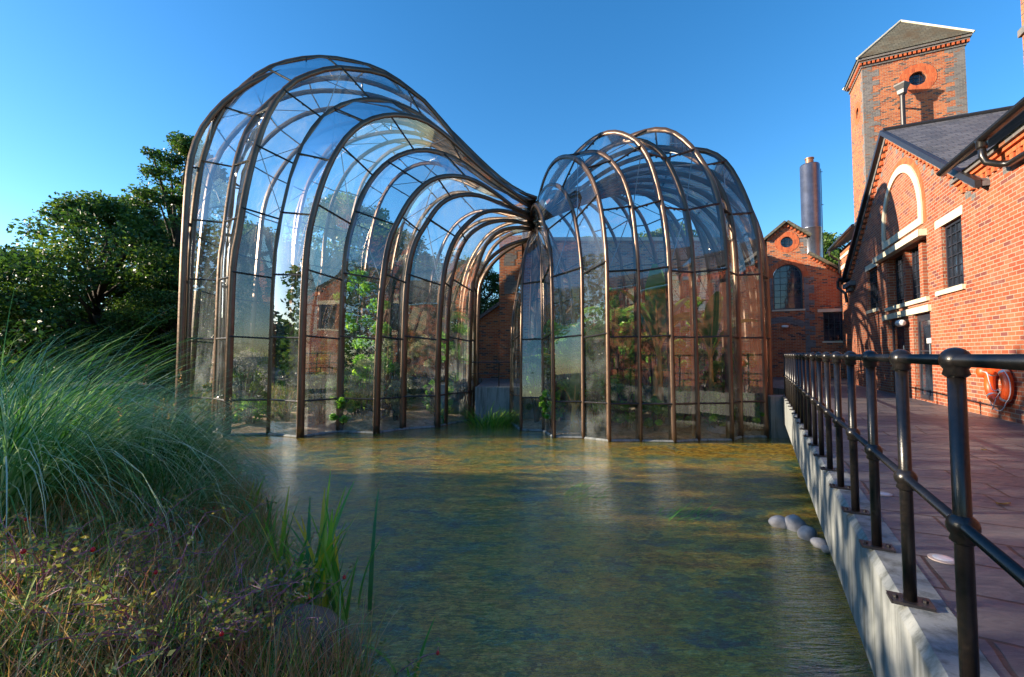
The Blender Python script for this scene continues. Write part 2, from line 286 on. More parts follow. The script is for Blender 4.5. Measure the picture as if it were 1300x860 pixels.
class MB:
    def __init__(s, grid=False):
        s.v = []; s.f = []; s.grid = grid; s.mi = []; s.cur = 0; s.rnd = None
    def face(s, pts):
        i = len(s.v); s.v.extend([tuple(p) for p in pts]); s.f.append(tuple(range(i, i+len(pts)))); s.mi.append(s.cur)
    def raw(s, vs, fs):
        i = len(s.v); s.v.extend([tuple(p) for p in vs])
        for f in fs: s.f.append(tuple(i+k for k in f)); s.mi.append(s.cur)
    def box(s, x0, x1, y0, y1, z0, z1):
        P = [(x0,y0,z0),(x1,y0,z0),(x1,y1,z0),(x0,y1,z0),(x0,y0,z1),(x1,y0,z1),(x1,y1,z1),(x0,y1,z1)]
        s.raw(P, [(0,3,2,1),(4,5,6,7),(0,1,5,4),(1,2,6,5),(2,3,7,6),(3,0,4,7)])
    def prism(s, mapf, pts, d0, d1, holes=()):
        loops = [list(pts)] + [list(h) for h in holes]
        flat = [p for l in loops for p in l]
        tris = tessellate_polygon([[Vector((p[0], p[1], 0)) for p in l] for l in loops])
        n = len(flat)
        vs = [mapf(p[0], p[1], d0) for p in flat] + [mapf(p[0], p[1], d1) for p in flat]
        fs = [tuple(t) for t in tris] + [tuple(n+k for k in reversed(t)) for t in tris]
        base = 0
        for l in loops:
            m = len(l)
            for k in range(m):
                a, b = base+k, base+(k+1) % m
                fs.append((a, b, n+b, n+a))
            base += m
        s.raw(vs, fs)
    def wall(s, mapf, pts, holes, reveal):
        loops = [list(pts)] + [list(h) for h in holes]
        flat = [p for l in loops for p in l]
        tris = tessellate_polygon([[Vector((p[0], p[1], 0)) for p in l] for l in loops])
        s.raw([mapf(p[0], p[1], 0) for p in flat], [tuple(t) for t in tris])
        for h in holes:
            m = len(h)
            for k in range(m):
                a, b = h[k], h[(k+1) % m]
                s.face([mapf(*a, 0), mapf(*b, 0), mapf(*b, reveal), mapf(*a, reveal)])
    def tube(s, path, r, n=8, caps=True):
        path = [Vector(p) for p in path]; m = len(path)
        rr = r if isinstance(r, (list, tuple)) else [r]*m
        up = Vector((0,0,1)); base = len(s.v); prev = None
        for i, p in enumerate(path):
            t = (path[min(i+1,m-1)] - path[max(i-1,0)]).normalized()
            if prev is None:
                a = t.cross(up)
                if a.length < 0.05: a = t.cross(Vector((1,0,0)))
                a.normalize()
            else:
                a = (prev - t*prev.dot(t)).normalized()
            prev = a; b = t.cross(a)
            for k in range(n):
                q = 2*math.pi*k/n
                s.v.append(tuple(p + (a*math.cos(q) + b*math.sin(q))*rr[i]))
        for i in range(m-1):
            for k in range(n):
                k2 = (k+1) % n
                s.f.append((base+i*n+k, base+i*n+k2, base+(i+1)*n+k2, base+(i+1)*n+k)); s.mi.append(s.cur)
        if caps:
            s.f.append(tuple(base+k for k in reversed(range(n)))); s.mi.append(s.cur)
            s.f.append(tuple(base+(m-1)*n+k for k in range(n))); s.mi.append(s.cur)
    def lathe(s, c, prof, n=16, axis='z'):
        base = len(s.v)
        for (r, h) in prof:
            for k in range(n):
                q = 2*math.pi*k/n
                d = (math.cos(q)*r, math.sin(q)*r, h)
                if axis == 'x': d = (h, d[0], d[1])
                if axis == 'y': d = (d[0], h, d[1])
                s.v.append((c[0]+d[0], c[1]+d[1], c[2]+d[2]))
        for i in range(len(prof)-1):
            for k in range(n):
                k2 = (k+1) % n
                s.f.append((base+i*n+k, base+i*n+k2, base+(i+1)*n+k2, base+(i+1)*n+k)); s.mi.append(s.cur)
        s.f.append(tuple(base+k for k in reversed(range(n)))); s.mi.append(s.cur)
        s.f.append(tuple(base+(len(prof)-1)*n+k for k in range(n))); s.mi.append(s.cur)
    def torus(s, c, mapf, R0, r0, n=40, m=12, a0=0, a1=2*math.pi):
        base = len(s.v); full = abs(a1-a0-2*math.pi) < 1e-6
        cnt = n if full else n+1
        for i in range(cnt):
            q = a0 + (a1-a0)*i/n
            for k in range(m):
                w = 2*math.pi*k/m
                rr = R0 + r0*math.cos(w)
                s.v.append(tuple(mapf(c[0]+rr*math.cos(q), c[1]+rr*math.sin(q), r0*math.sin(w))))
        for i in range(n):
            i2 = (i+1) % cnt if full else i+1
            for k in range(m):
                k2 = (k+1) % m
                s.f.append((base+i*m+k, base+i2*m+k, base+i2*m+k2, base+i*m+k2)); s.mi.append(s.cur)
    def build(s, name, mat, parent=None, smooth=False, bevel=0.0, rnd=None):
        me = bpy.data.meshes.new(name)
        V = np.array(s.v, dtype=float).reshape(-1, 3)
        src = V.copy()
        if parent is not None:
            loc, rz, gl = ROOTS[root_of(parent).name]
            if s.grid: V = V - np.array(gl)
            else:
                V = V - np.array(loc); c, q = math.cos(-rz), math.sin(-rz)
                V = np.stack([V[:,0]*c - V[:,1]*q, V[:,0]*q + V[:,1]*c, V[:,2]], 1)
        elif s.grid:
            V = np.array([g2w(*p) for p in V])
        me.from_pydata(V.tolist(), [], s.f); 
        mats = mat if isinstance(mat, (list, tuple)) else [mat]
        for mm in mats: me.materials.append(mm)
        if len(mats) > 1: me.polygons.foreach_set('material_index', s.mi)
        # box-projected uv in metres
        uv = me.uv_layers.new(name='UVMap'); data = np.zeros((len(me.loops), 2))
        for p in me.polygons:
            idx = list(p.vertices)
            a = src[idx]
            nrm = np.zeros(3)
            for k in range(len(idx)):
                nrm += np.cross(a[k]-a[0], a[(k+1) % len(idx)]-a[0])
            l = np.linalg.norm(nrm); nrm = np.abs(nrm/l) if l > 0 else np.array([0,0,1.])
            if nrm[2] > 0.9 : uvp = a[:, :2]
            elif nrm[2] > 0.25:   # sloping roof: run along the slope
                k = 0 if nrm[0] > nrm[1] else 1
                sl = math.sqrt(nrm[0]**2+nrm[1]**2)
                uvp = np.stack([a[:, 1-k], a[:, 2]/max(sl, .1)], 1)
            elif nrm[0] > nrm[1]: uvp = a[:, [1, 2]]
            else: uvp = a[:, [0, 2]]
            data[p.loop_start:p.loop_start+len(idx)] = uvp
        uv.data.foreach_set('uv', data.ravel())
        if s.rnd is not None or rnd is not None:
            at = me.attributes.new('rnd', 'FLOAT', 'FACE'); at.data.foreach_set('value', np.asarray(s.rnd if rnd is None else rnd, dtype=np.float32))
        if smooth: me.polygons.foreach_set('use_smooth', [True]*len(me.polygons))
        me.update()
        o = bpy.data.objects.new(name, me); COL.objects.link(o)
        if parent is not None: o.parent = parent
        if bevel:
            b = o.modifiers.new('bevel', 'BEVEL'); b.width = bevel; b.segments = 2; b.limit_method = 'ANGLE'
        if parent is None: ROOTS[o.name] = (Vector((0,0,0)), 0, None)
        return o

def np_mesh(name, V, F4, mat, parent=None, rnd=None, smooth=False, local=False, mi=None):
    """V (n,3), F4 (m,4) quads, fast"""
    me = bpy.data.meshes.new(name)
    V = np.asarray(V, dtype=np.float64); F4 = np.asarray(F4, dtype=np.int32)
    if parent is not None and not local:
        loc, rz, gl = ROOTS[root_of(parent).name]
        V = V - np.array(loc); c, q = math.cos(-rz), math.sin(-rz)
        V = np.stack([V[:,0]*c - V[:,1]*q, V[:,0]*q + V[:,1]*c, V[:,2]], 1)
    me.vertices.add(len(V)); me.vertices.foreach_set('co', V.ravel())
    k = F4.shape[1]
    me.loops.add(F4.size); me.loops.foreach_set('vertex_index', F4.ravel())
    me.polygons.add(len(F4)); me.polygons.foreach_set('loop_start', np.arange(0, F4.size, k, dtype=np.int32))
    mats = mat if isinstance(mat, (list, tuple)) else [mat]
    for mm in mats: me.materials.append(mm)
    if mi is not None: me.polygons.foreach_set('material_index', np.asarray(mi, dtype=np.int32))
    if rnd is not None:
        at = me.attributes.new('rnd', 'FLOAT', 'FACE'); at.data.foreach_set('value', np.asarray(rnd, dtype=np.float32))
    me.update(calc_edges=True); me.validate()
    if smooth: me.polygons.foreach_set('use_smooth', [True]*len(me.polygons))
    o = bpy.data.objects.new(name, me); COL.objects.link(o)
    if parent is not None: o.parent = parent
    else: ROOTS[o.name] = (Vector((0,0,0)), 0, None)
    return o

def leaves(C, size, aspect=0.5, updir=0.0, rs=RS):
    """rhombic folded leaf faces round centres C -> V,F"""
    n = len(C); sz = size*(0.6+0.8*rs.rand(n))[:, None]
    d = rs.randn(n, 3); d[:, 2] = d[:, 2]*0.6 + updir; d /= np.linalg.norm(d, axis=1)[:, None]
    e = rs.randn(n, 3); e -= d*np.sum(d*e, 1)[:, None]; e /= np.linalg.norm(e, axis=1)[:, None]
    nn = np.cross(d, e)
    a = C - d*sz*0.5; b = C + e*sz*aspect*0.5 + nn*sz*0.08; c = C + d*sz*0.5; q = C - e*sz*aspect*0.5 + nn*sz*0.08
    V = np.stack([a, b, c, q], 1).reshape(-1, 3)
    F = np.arange(4*n).reshape(n, 4)
    return V, F

def blades(base, L, width, azim, th0, bend, K=6, rs=RS, twist=0.0):
    """curved tapering ribbons"""
    n = len(base); base = np.asarray(base, float)
    ts = np.linspace(0, 1, K+1)
    P = np.zeros((n, K+1, 3)); P[:, 0] = base
    az = np.stack([np.cos(azim), np.sin(azim)], 1)
    for k in range(K):
        th = th0 + bend*(ts[k]+0.5/K)**1.3
        P[:, k+1, 0] = P[:, k, 0] + np.sin(th)*az[:, 0]*L/K
        P[:, k+1, 1] = P[:, k, 1] + np.sin(th)*az[:, 1]*L/K
        P[:, k+1, 2] = P[:, k, 2] + np.cos(th)*L/K
    side = np.stack([-az[:, 1], az[:, 0], np.zeros(n)], 1)
    tw = (rs.rand(n)-0.5)*twist
    side2 = side*np.cos(tw)[:, None] + np.stack([az[:,0], az[:,1], np.zeros(n)], 1)*np.sin(tw)[:, None]
    V = np.zeros((n, K+1, 2, 3))
    for k in range(K+1):
        w = width*(1-ts[k])**0.6*0.5*(0.55+0.45*min(1, ts[k]*4+0.2)); 
        if k == K: w = width*0.04
        w = np.asarray(w)[..., None]*np.ones((n, 1)) if np.ndim(w) == 0 else np.asarray(w)[:, None]
        V[:, k, 0] = P[:, k] - side2*w; V[:, k, 1] = P[:, k] + side2*w
    V = V.reshape(-1, 3)
    F = []
    b = np.arange(n)*(K+1)*2
    for k in range(K):
        F.append(np.stack([b+2*k, b+2*k+1, b+2*k+3, b+2*k+2], 1))
    F = np.stack(F, 1).reshape(-1, 4)
    return V, F, P

# ------------------------------------------------------------------ terrain
POND = [(-0.75,2.3),(-0.93,3.1),(-1.5,3.6),(-2.3,4.6),(-3.2,5.9),(-4.5,7.5),(-6.3,9.3),(-8.6,11.2),(-10.9,12.6),(-11.6,14.2),(-11.0,16.2),(16,16.4),(30,16.4),(30,-14),(-0.1,-14),(-0.1,0.6)]
def sdist(px, py):
    """signed distance to the pond outline, positive outside; arrays"""
    d = np.full(px.shape, 1e9); ins = np.zeros(px.shape, bool)
    n = len(POND)
    for i in range(n):
        ax, ay = POND[i]; bx, by = POND[(i+1) % n]
        ex, ey = bx-ax, by-ay
        t = np.clip(((px-ax)*ex+(py-ay)*ey)/(ex*ex+ey*ey), 0, 1)
        d = np.minimum(d, np.hypot(px-ax-t*ex, py-ay-t*ey))
        cond = ((ay > py) != (by > py)) & (px < (bx-ax)*(py-ay)/((by-ay) if by != ay else 1e-9)+ax)
        ins ^= cond
    return np.where(ins, -d, d)
def terr(px, py):
    px = np.asarray(px, float); py = np.asarray(py, float)
    d = sdist(px, py)
    near = np.clip(1-(py-6)/6, 0, 1)*np.clip(-(px)/1.0+0.4, 0, 1)
    top = -0.88 + 0.50*near
    z_out = ZW + 0.03 + (top-ZW)*(1-np.exp(-np.maximum(d, 0)/0.9))
    z_out = z_out + 0.35*np.clip((py-24)/10, 0, 1)
    z_in = ZW + 0.03 - 0.62*(1-np.exp(np.minimum(d, 0)/0.9))
    bumpy = 0.04*np.sin(px*2.3+py*1.1)*np.sin(py*3.1-px)
    return np.where(d > 0, z_out, z_in) + bumpy*np.clip(np.abs(d)*2, 0, 1)
def make_ground():
    xs = np.concatenate([np.linspace(-900,-60,10), np.linspace(-50,-16,18), np.linspace(-15,16,156), np.linspace(18,60,14), np.linspace(80,900,9)])
    ys = np.concatenate([np.linspace(-400,-20,8), np.linspace(-15,24,196), np.linspace(26,70,16), np.linspace(90,1200,12)])
    X, Y = np.meshgrid(xs, ys)
    Z = terr(X, Y)
    V = np.stack([X.ravel(), Y.ravel(), Z.ravel()], 1)
    nx, ny = len(xs), len(ys)
    i = (np.arange(ny-1)[:, None]*nx + np.arange(nx-1)[None, :]).ravel()
    F = np.stack([i, i+1, i+nx+1, i+nx], 1)
    o = np_mesh('ground', V, F, M['ground'], smooth=True)
    tag(o, 'grassy bank and brown green stream bed', kind='structure')
make_ground()
mb = MB(); 
mb.raw([(-14,-14,ZW),(30,-14,ZW),(30,17,ZW),(-14,17,ZW)], [(0,1,2,3)])
tag(mb.build('water', M['water']), 'clear rippled mill pond water', kind='structure')

# hill far behind
mb = MB(); N = 60
for k in range(N):
    x0 = -260 + 520*k/N; x1 = -260+520*(k+1)/N
    h = lambda x: 7+3*math.sin(x*0.021+1)+2.0*math.sin(x*0.06)
    mb.raw([(x0,90,-1),(x1,90,-1),(x1,125,h(x1)),(x0,125,h(x0)),(x0,190,-1),(x1,190,-1)], [(0,1,2,3),(3,2,5,4)])
tag(mb.build('hills', M['hill'], smooth=True), 'low wooded hill behind the mill', kind='structure')

# ------------------------------------------------------------------ deck and its concrete edge
BA, BT = 0.59, 0.552      # outer edge x = BA + BT*y
def edge(y, off=0.0):     # off: perpendicular distance towards the deck
    l = math.hypot(1, BT); return (BA + BT*y + off*l, y)
YEND = 12.2
mb = MB()
e0 = edge(-9, .19); e1 = edge(YEND, .19)
fp = [e0, e1, (7.9,12.6), (8.75,14.0), (8.75,16.6), (7.6,18.9), (5.0,20.4), (1.2,20.8), (1.0,15.35), (-1.22,15.35), (-1.22,20.9), (-5,21.0), (-5,30), (30,32), (34,6), (20,-9)]
mb.prism(lambda x,y,d: (x,y,d), fp, 0.0, -0.22)
tag(mb.build('pavement', M['flag']), 'purple grey riven flagstone deck beside the pond', kind='structure')
t_ = thing('concrete_wall', 'long pale weathered concrete edge beam carrying the black railing', 'wall', (e0[0], e0[1], -0.67))
mb = MB(); prof = [(0.0,-0.67),(0.0,-0.035),(0.03,0.006),(0.185,0.006),(0.185,-0.67)]
vs = []
ys = [-9.0] + [(-6+1.5*k) for k in range(13)]
ys = [y for y in ys if y < YEND] + [YEND]
for y in ys:
    for (o_, z) in prof:
        p = edge(y, o_); vs.append((p[0], p[1], z))
n = len(prof); fs = []
for i in range(len(ys)-1):
    for k in range(n):
        fs.append((i*n+k, i*n+(k+1) % n, (i+1)*n+(k+1) % n, (i+1)*n+k))
fs.append(tuple(range(n))); fs.append(tuple((len(ys)-1)*n+k for k in reversed(range(n))))
mb.raw(vs, fs); mb.build('beam', M['concrete'], t_)
mb = MB(); p = edge(YEND-0.1, -0.02)
mb.box(p[0]-0.25, p[0]+0.5, YEND+0.01, YEND+0.5, -1.75, -0.02)
mb.build('end_pier', M['concrete'], t_)
mb = MB()      # support wall standing back under the deck
vs = []
for y in (-9, YEND):
    for o_, z in ((1.3,-1.8),(1.3,-0.23),(1.6,-0.23),(1.6,-1.8)):
        p = edge(y, o_); vs.append((p[0], p[1], z))
mb.raw(vs, [(0,1,5,4),(1,2,6,5),(2,3,7,6),(3,0,4,7),(0,3,2,1),(4,5,6,7)])
mb.build('support_wall', M['concrete'], t_)

# railing
rl = thing('railing', 'glossy black tubular railing with ball joints along the concrete edge', 'railing', (*edge(1.45,.05), 0.006))
posts_y = [1.49 + 0.578*k for k in range(-2, 19)]
RO = 0.05
for y in posts_y:
    px, py = edge(y, RO)
    mb = MB(); mb.lathe((px,py,0.006), [(0.0245,0.0),(0.0235,1.06)], 20)
    po = mb.build('post', M['black'], rl, smooth=True)
    mb = MB()
    ca, sa = math.cos(math.atan(BT)), math.sin(math.atan(BT))
    pts = []
    for (a, b) in ((-.075,-.05),(.075,-.05),(.075,.05),(-.075,.05)):
        pts.append((px + a*ca + b*sa, py - a*sa + b*ca))
    mb.prism(lambda x,y_,d: (x,y_,d), pts, 0.008, 0.019)
    mb.build('base_plate', M['blackmatt'], po, bevel=0.002)
    for a in (-.052, .052):
        mb = MB(); mb.lathe((px+a*ca, py-a*sa, 0.019), [(0.011,0),(0.011,0.010),(0.006,0.013)], 6)
        mb.build('bolt', M['blackmatt'], po)
    for zc in (1.10, 0.56):
        mb = MB(); prof = [(0.026,-0.056),(0.036,-0.047)] + [(0.043*math.cos(q), 0.043*math.sin(q)) for q in np.linspace(-0.75, 1.5, 9)]
        mb.lathe((px,py,zc), prof, 20); mb.build('ball_joint', M['black'], po, smooth=True)
for zc, nm, rad in ((1.10, 'top_rail', 0.0205), (0.56, 'middle_rail', 0.018)):
    a, b = edge(posts_y[0], RO), edge(posts_y[-1]+0.05, RO)
    mb = MB(); mb.tube([(a[0],a[1],zc),(b[0],b[1],zc)], rad, 20)
    mb.build(nm, M['black'], rl, smooth=True)

# in-ground lamps, leaves on the deck
for k, (x, y, lab) in enumerate(((1197,711,'round in-ground lamp in the flagstones nearest the railing foot'), (1121,628,'smaller looking in-ground lamp farther along the flagstones behind the railing'))):
    gx, gy = ground_at(x, y, 0.0)
    t_ = thing('ground_lamp', lab, 'lamp', (gx,gy,0.004), group='round lamps let into the deck')
    mb = MB(); mb.lathe((gx,gy,0.002), [(0.062,0),(0.062,0.006),(0.045,0.008)], 28); mb.build('rim', M['pink'], t_, smooth=False)
    mb = MB(); mb.lathe((gx,gy,0.006), [(0.043,0),(0.043,0.005),(0.02,0.007)], 24); mb.build('lens', M['lens'], t_)
for (x, y, s, lab) in ((1274,641,.055,'curled yellow brown leaf lying on the dark flagstones'), (1249,572,.035,'tiny brown leaf on the flagstones nearer the brick wall')):
    gx, gy = ground_at(x, y, 0.0)
    mb = MB(); K = 8
    top = [(gx - s + 2*s*k/K, gy + s*0.35*math.sin(math.pi*k/K), 0.006+0.02*abs(k/K-0.5)) for k in range(K+1)]
    mid = [(gx - s + 2*s*k/K, gy, 0.003+0.012*abs(k/K-0.5)) for k in range(K+1)]
    bot = [(gx - s + 2*s*k/K, gy - s*0.35*math.sin(math.pi*k/K), 0.010+0.02*abs(k/K-0.5)) for k in range(K+1)]
    for k in range(K):
        mb.face([top[k],top[k+1],mid[k+1],mid[k]]); mb.face([mid[k],mid[k+1],bot[k+1],bot[k]])
    o = mb.build('fallen_leaf', M['fallen'], None); tag(o, lab, 'leaf')

# far landing: concrete wall, railing
t_ = thing('retaining_wall', 'short concrete wall at the back of the pond between the two glasshouses', 'wall', (-0.3,15.3,-1.7))
mb = MB(); mb.box(-1.24, 1.0, 15.1, 15.34, -1.75, 0.02); mb.build('wall_face', M['concrete'], t_, bevel=.01)
t_ = thing('railing', 'thin dark railing on the far concrete landing below the throat', 'railing', (-0.3,15.5,0.0))
mb = MB(); mb.tube([(-1.5,15.5,0.84),(1.3,15.5,0.84)], 0.02, 8); mb.build('top_rail', M['black'], t_)
mb = MB(); mb.tube([(-1.5,15.5,0.45),(1.3,15.5,0.45)], 0.012, 8); mb.build('middle_rail', M['black'], t_)
for x in (-1.45,-0.45,0.5,1.25):
    mb = MB(); mb.tube([(x,15.5,0),(x,15.5,0.84)], 0.02, 8); mb.build('post', M['black'], t_)

# ------------------------------------------------------------------ brick buildings (grid v,u,z)
def mv(v0): return lambda s, h, d: (v0+d, s, h)          # wall facing -v: s = u
def mu(u0): return lambda s, h, d: (s, u0+d, h)          # wall facing -u: s = v
def rect(a, b, c, d): return [(a,c),(b,c),(b,d),(a,d)]
def arc(cx, cy, r, a0, a1, n=20): return [(cx+r*math.cos(a0+(a1-a0)*k/n), cy+r*math.sin(a0+(a1-a0)*k/n)) for k in range(n+1)]
def circ(cx, cy, r, n=28): return [(cx+r*math.cos(2*math.pi*k/n), cy+r*math.sin(2*math.pi*k/n)) for k in range(n)]
def archshape(a, b, z0, zs): 
    r = (b-a)/2; return [(a,z0),(b,z0)] + arc((a+b)/2, zs, r, 0, math.pi, 16)
def inside(pts, x, y):
    c = False; n = len(pts)
    for i in range(n):
        x1,y1 = pts[i]; x2,y2 = pts[(i+1)%n]
        if (y1>y)!=(y2>y) and x < (x2-x1)*(y-y1)/(y2-y1)+x1: c = not c
    return c
def window(parent, mapf, shape, nx, ny, depth=0.1, fw=0.05, bw=0.022, name='window', grid=True, mat=None):
    """frame following the outline, glazing bars, glass behind"""
    xs = [p[0] for p in shape]; ys = [p[1] for p in shape]
    x0,x1,y0,y1 = min(xs),max(xs),min(ys),max(ys); cx, cy = (x0+x1)/2, (y0+y1)/2
    inner = [(cx+(x-cx)*(1-2*fw/(x1-x0)), cy+(y-cy)*(1-2*fw/(y1-y0))) for x, y in shape]
    mb = MB(grid); mb.prism(mapf, shape, depth-0.045, depth+0.0, [inner])
    def clip(fixed, vert):
        lo = y0 if vert else x0; hi = y1 if vert else x1; ok = []
        for k in range(81):
            q = lo+(hi-lo)*(k+.5)/81
            if inside(inner, fixed if vert else q, q if vert else fixed): ok.append(q)
        return (min(ok)-.01, max(ok)+.01) if ok else None
    for k in range(1, nx):
        f = x0+(x1-x0)*k/nx; r = clip(f, True)
        if r: mb.prism(mapf, rect(f-bw/2, f+bw/2, r[0], r[1]), depth-0.034, depth-0.008)
    for k in range(1, ny):
        f = y0+(y1-y0)*k/ny; r = clip(f, False)
        if r: mb.prism(mapf, rect(r[0], r[1], f-bw/2, f+bw/2), depth-0.031, depth-0.011)
    w = mb.build(name, mat or M['frame'], parent)
    g = MB(grid); g.prism(mapf, inner, depth-0.005, depth+0.003); g.build('pane', M['wglass'], w)
    return w
def block(mb, mapf, a, b, c, d, d0, d1): mb.prism(mapf, rect(a,b,c,d), d0, d1)

V0 = 4.236
m = mv(V0)
# ---- the gabled house beside the deck
gh = thing('brick_house', 'red brick gabled house beside the deck with a blind cream arch and glazed doors', 'building', gridloc=(V0, 15.8, 0))
UA, UB, UR = 11.0, 20.75, 15.75; ZA, ZB, ZR = 4.22, 4.0, 7.24
holes = [rect(17.35,18.42,2.55,3.86), rect(11.78,12.72,2.50,3.88), rect(13.50,16.40,2.46,3.88), rect(13.48,14.55,0.03,2.10), rect(15.2,16.5,0.03,2.10)]
mb = MB(True); mb.wall(m, [(UA,-0.3),(UB,-0.3),(UB,ZB),(UR,ZR),(UA,ZA)], holes, 0.28)
mb.face([(V0,UB,-.3),(V0+14,UB,-.3),(V0+14,UB,ZB),(V0,UB,ZB)])
mb.build('wall', M['brick'], gh)
# arch of cream stone, brick drum within
AC, AZ, AR = 15.12, 4.60, 1.50
outer = [(AC+AR,4.20)] + arc(AC, AZ, AR, 0, math.pi, 30) + [(AC-AR,4.20)]
outer = [(AC-AR,4.20),(AC+AR,4.20)] + arc(AC, AZ, AR, 0, math.pi, 30)
inn = [(AC-AR+.2,4.38),(AC+AR-.2,4.38)] + arc(AC, AZ, AR-.2, 0, math.pi, 30)
mb = MB(True); mb.prism(m, outer, -0.045, 0.01, [inn]); mb.build('blind_arch', M['stone'], gh)
outr = [(AC+AR+.003,4.2)] + arc(AC, AZ, AR+.003, 0, math.pi, 30) + [(AC-AR-.003,4.2), (AC-AR-.16,4.2)] + arc(AC, AZ, AR+.16, math.pi, 0, 30) + [(AC+AR+.16,4.2)]
mb = MB(True); mb.prism(m, outr, -0.012, 0.01); mb.build('arch_voussoirs', M['brick_plain'], gh)
# windows
w = window(gh, m, rect(11.79,12.71,2.51,3.87), 4, 6, 0.11)
mb = MB(True); block(mb, m, 11.70,12.98,3.885,4.06,-0.012,0.2); mb.build('lintel', M['stone'], gh, bevel=.004)
mb = MB(True); block(mb, m, 11.72,13.0,2.40,2.497,-0.05,0.2); mb.build('sill', M['stone'], gh, bevel=.004)
window(gh, m, rect(17.36,18.41,2.56,3.85), 4, 6, 0.11)
mb = MB(True); block(mb, m, 17.25,18.62,3.865,4.03,-0.012,0.2); mb.build('lintel', M['stone'], gh, bevel=.004)
mb = MB(True); block(mb, m, 17.3,18.5,2.45,2.547,-0.05,0.2); mb.build('sill', M['stone'], gh, bevel=.004)
mb = MB(True); block(mb, m, 13.46,17.1,3.885,4.04,-0.16,0.2); mb.build('long_lintel', M['stone'], gh, bevel=.005)
mb = MB(True); block(mb, m, 13.46,16.5,2.36,2.457,-0.06,0.2); mb.build('long_sill', M['stone'], gh, bevel=.005)
for a, b, nx in ((15.32,16.39,5),(14.20,15.12,4),(13.52,13.98,2)):
    window(gh, m, rect(a,b,2.47,3.87), nx, 7, 0.24)
for a, b in ((15.125,15.315),(13.985,14.195)):
    mb = MB(True); block(mb, m, a,b,2.47,3.87,0.06,0.27); mb.build('brick_mullion', M['brick'], gh)
mb = MB(True); block(mb, m, 13.40,16.85,2.115,2.262,-0.05,0.2); mb.build('door_lintel', M['stone'], gh, bevel=.005)
for a, b in ((13.50,14.53),(15.22,16.48)):
    mb = MB(True); inr = rect(a+.09,b-.09,.13,1.93)
    mb.prism(m, rect(a,b,.035,2.09), 0.08, 0.13, [inr])
    block(mb, m, a+.09,b-.09,1.18,1.22,0.09,0.12)
    dr = mb.build('door', M['frame'], gh)
    mb = MB(True); mb.prism(m, inr, 0.10, 0.106); mb.build('glass_panel', M['wglass'], dr)
    mb = MB(True); mb.tube([(V0+.03,a+.16,0.95),(V0+.03,a+.16,1.35)], 0.012, 8)
    mb.build('handle', M['silver'], dr)
    for z in (.3,1.3,1.85):
        mb = MB(True); block(mb, m, a-.005,a+.055,z,z+.10,0.045,0.08); mb.build('hinge', M['white'], dr)
mb = MB(True); block(mb, m, 13.74,14.02,1.38,1.5,0.085,0.099); mb.build('notice', M['white'], gh)
# slate roof, verge trim, dentils
sl = lambda u: ZR-(ZR-ZA)*(UR-u)/(UR-UA) if u < UR else ZR-(ZR-ZB)*(u-UR)/(UB-UR)
mb = MB(True)
for (ua, ub) in ((UA-.35, UR), (UR, UB+.35)):
    za, zb = sl(ua)+.10, sl(ub)+.10
    P = [(V0-.12,ua,za),(V0-.12,ub,zb),(V0+14,ub,zb),(V0+14,ua,za)]
    Q = [(x,y,z+.09) for x,y,z in P]
    mb.raw(P+Q, [(0,3,2,1),(4,5,6,7),(0,1,5,4),(1,2,6,5),(2,3,7,6),(3,0,4,7)])
rf = mb.build('roof', M['slate'], gh)
mb = MB(True)
mb.tube([(V0-.14,UR,ZR+.22),(V0+14,UR,ZR+.22)], 0.06, 8); mb.build('ridge_tiles', M['blackmatt'], rf)
mb = MB(True)
mb.box(V0+5.7, V0+6.1, UR-.16, UR+.16, ZR+.26, ZR+.42); mb.build('roof_vent', M['blackmatt'], rf)
mb = MB(True)   # dark verge strips
for (ua, ub, ww) in ((UA-.36, UR, .05), (UR, UB+.42, .05)):
    n = 1
    for a_, b_ in ((ua, ub),):
        za, zb = sl(a_)+.11, sl(b_)+.11
        P = [(V0-.21,a_,za-.03),(V0-.21,b_,zb-.03),(V0-.21,b_,zb+.11),(V0-.21,a_,za+.11)]
        Q = [(V0-.125,y,z) for x,y,z in P]
        mb.raw(P+Q, [(0,1,2,3),(7,6,5,4),(0,4,5,1),(3,2,6,7),(0,3,7,4),(1,5,6,2)])
mb.build('verge', M['blackmatt'], rf)
mb = MB(True); mb2 = MB(True); mb3 = MB(True)
n = 46
for k in range(n):      # corbelled dentil course below the verge
    u = UA+.1 + (UB-UA-.2)*(k+.5)/n; z = sl(u)
    block(mb, m, u-.055, u+.055, z-.155, z-.045, -.075, .01)
for k in range(22):
    u = UA+.25+(UB-UA-.5)*k/21; z = sl(u)-.30
    block(mb2, m, u-.075, u+.075, z-.065, z+.065, -.006, .01)
for (a_, b_) in ((UA,UR),(UR,UB)):
    za, zb = sl(a_), sl(b_)
    mb3.prism(m, [(a_,za-.045),(b_,zb-.045),(b_,zb+.10),(a_,za+.10)], -.10, .01)
mb.build('dentils', M['brick_plain'], gh); mb2.build('grey_headers', M['brick_blue'], gh); mb3.build('verge_course', M['brick_blue'], gh)
# kneeler at the far eave
mb = MB(True); block(mb, m, 19.9,21.05,3.62,3.78,-.18,.1); block(mb, m, 20.2,20.95,3.46,3.615,-.1,.1)
mb.build('kneeler', M['brick_blue'], gh)
mb = MB(True); mb.tube([(V0-.3,21.15,3.98),(V0-.3,21.15,3.7),(V0-.1,21.0,3.45),(V0-.07,20.97,3.1)], .05, 10); mb.build('gutter_spout', M['black'], gh)
mb = MB(True); mb.tube([(V0+.2,20.9,3.9),(V0-.34,20.9,3.98)], .08, 10); mb.build('gutter', M['black'], gh)

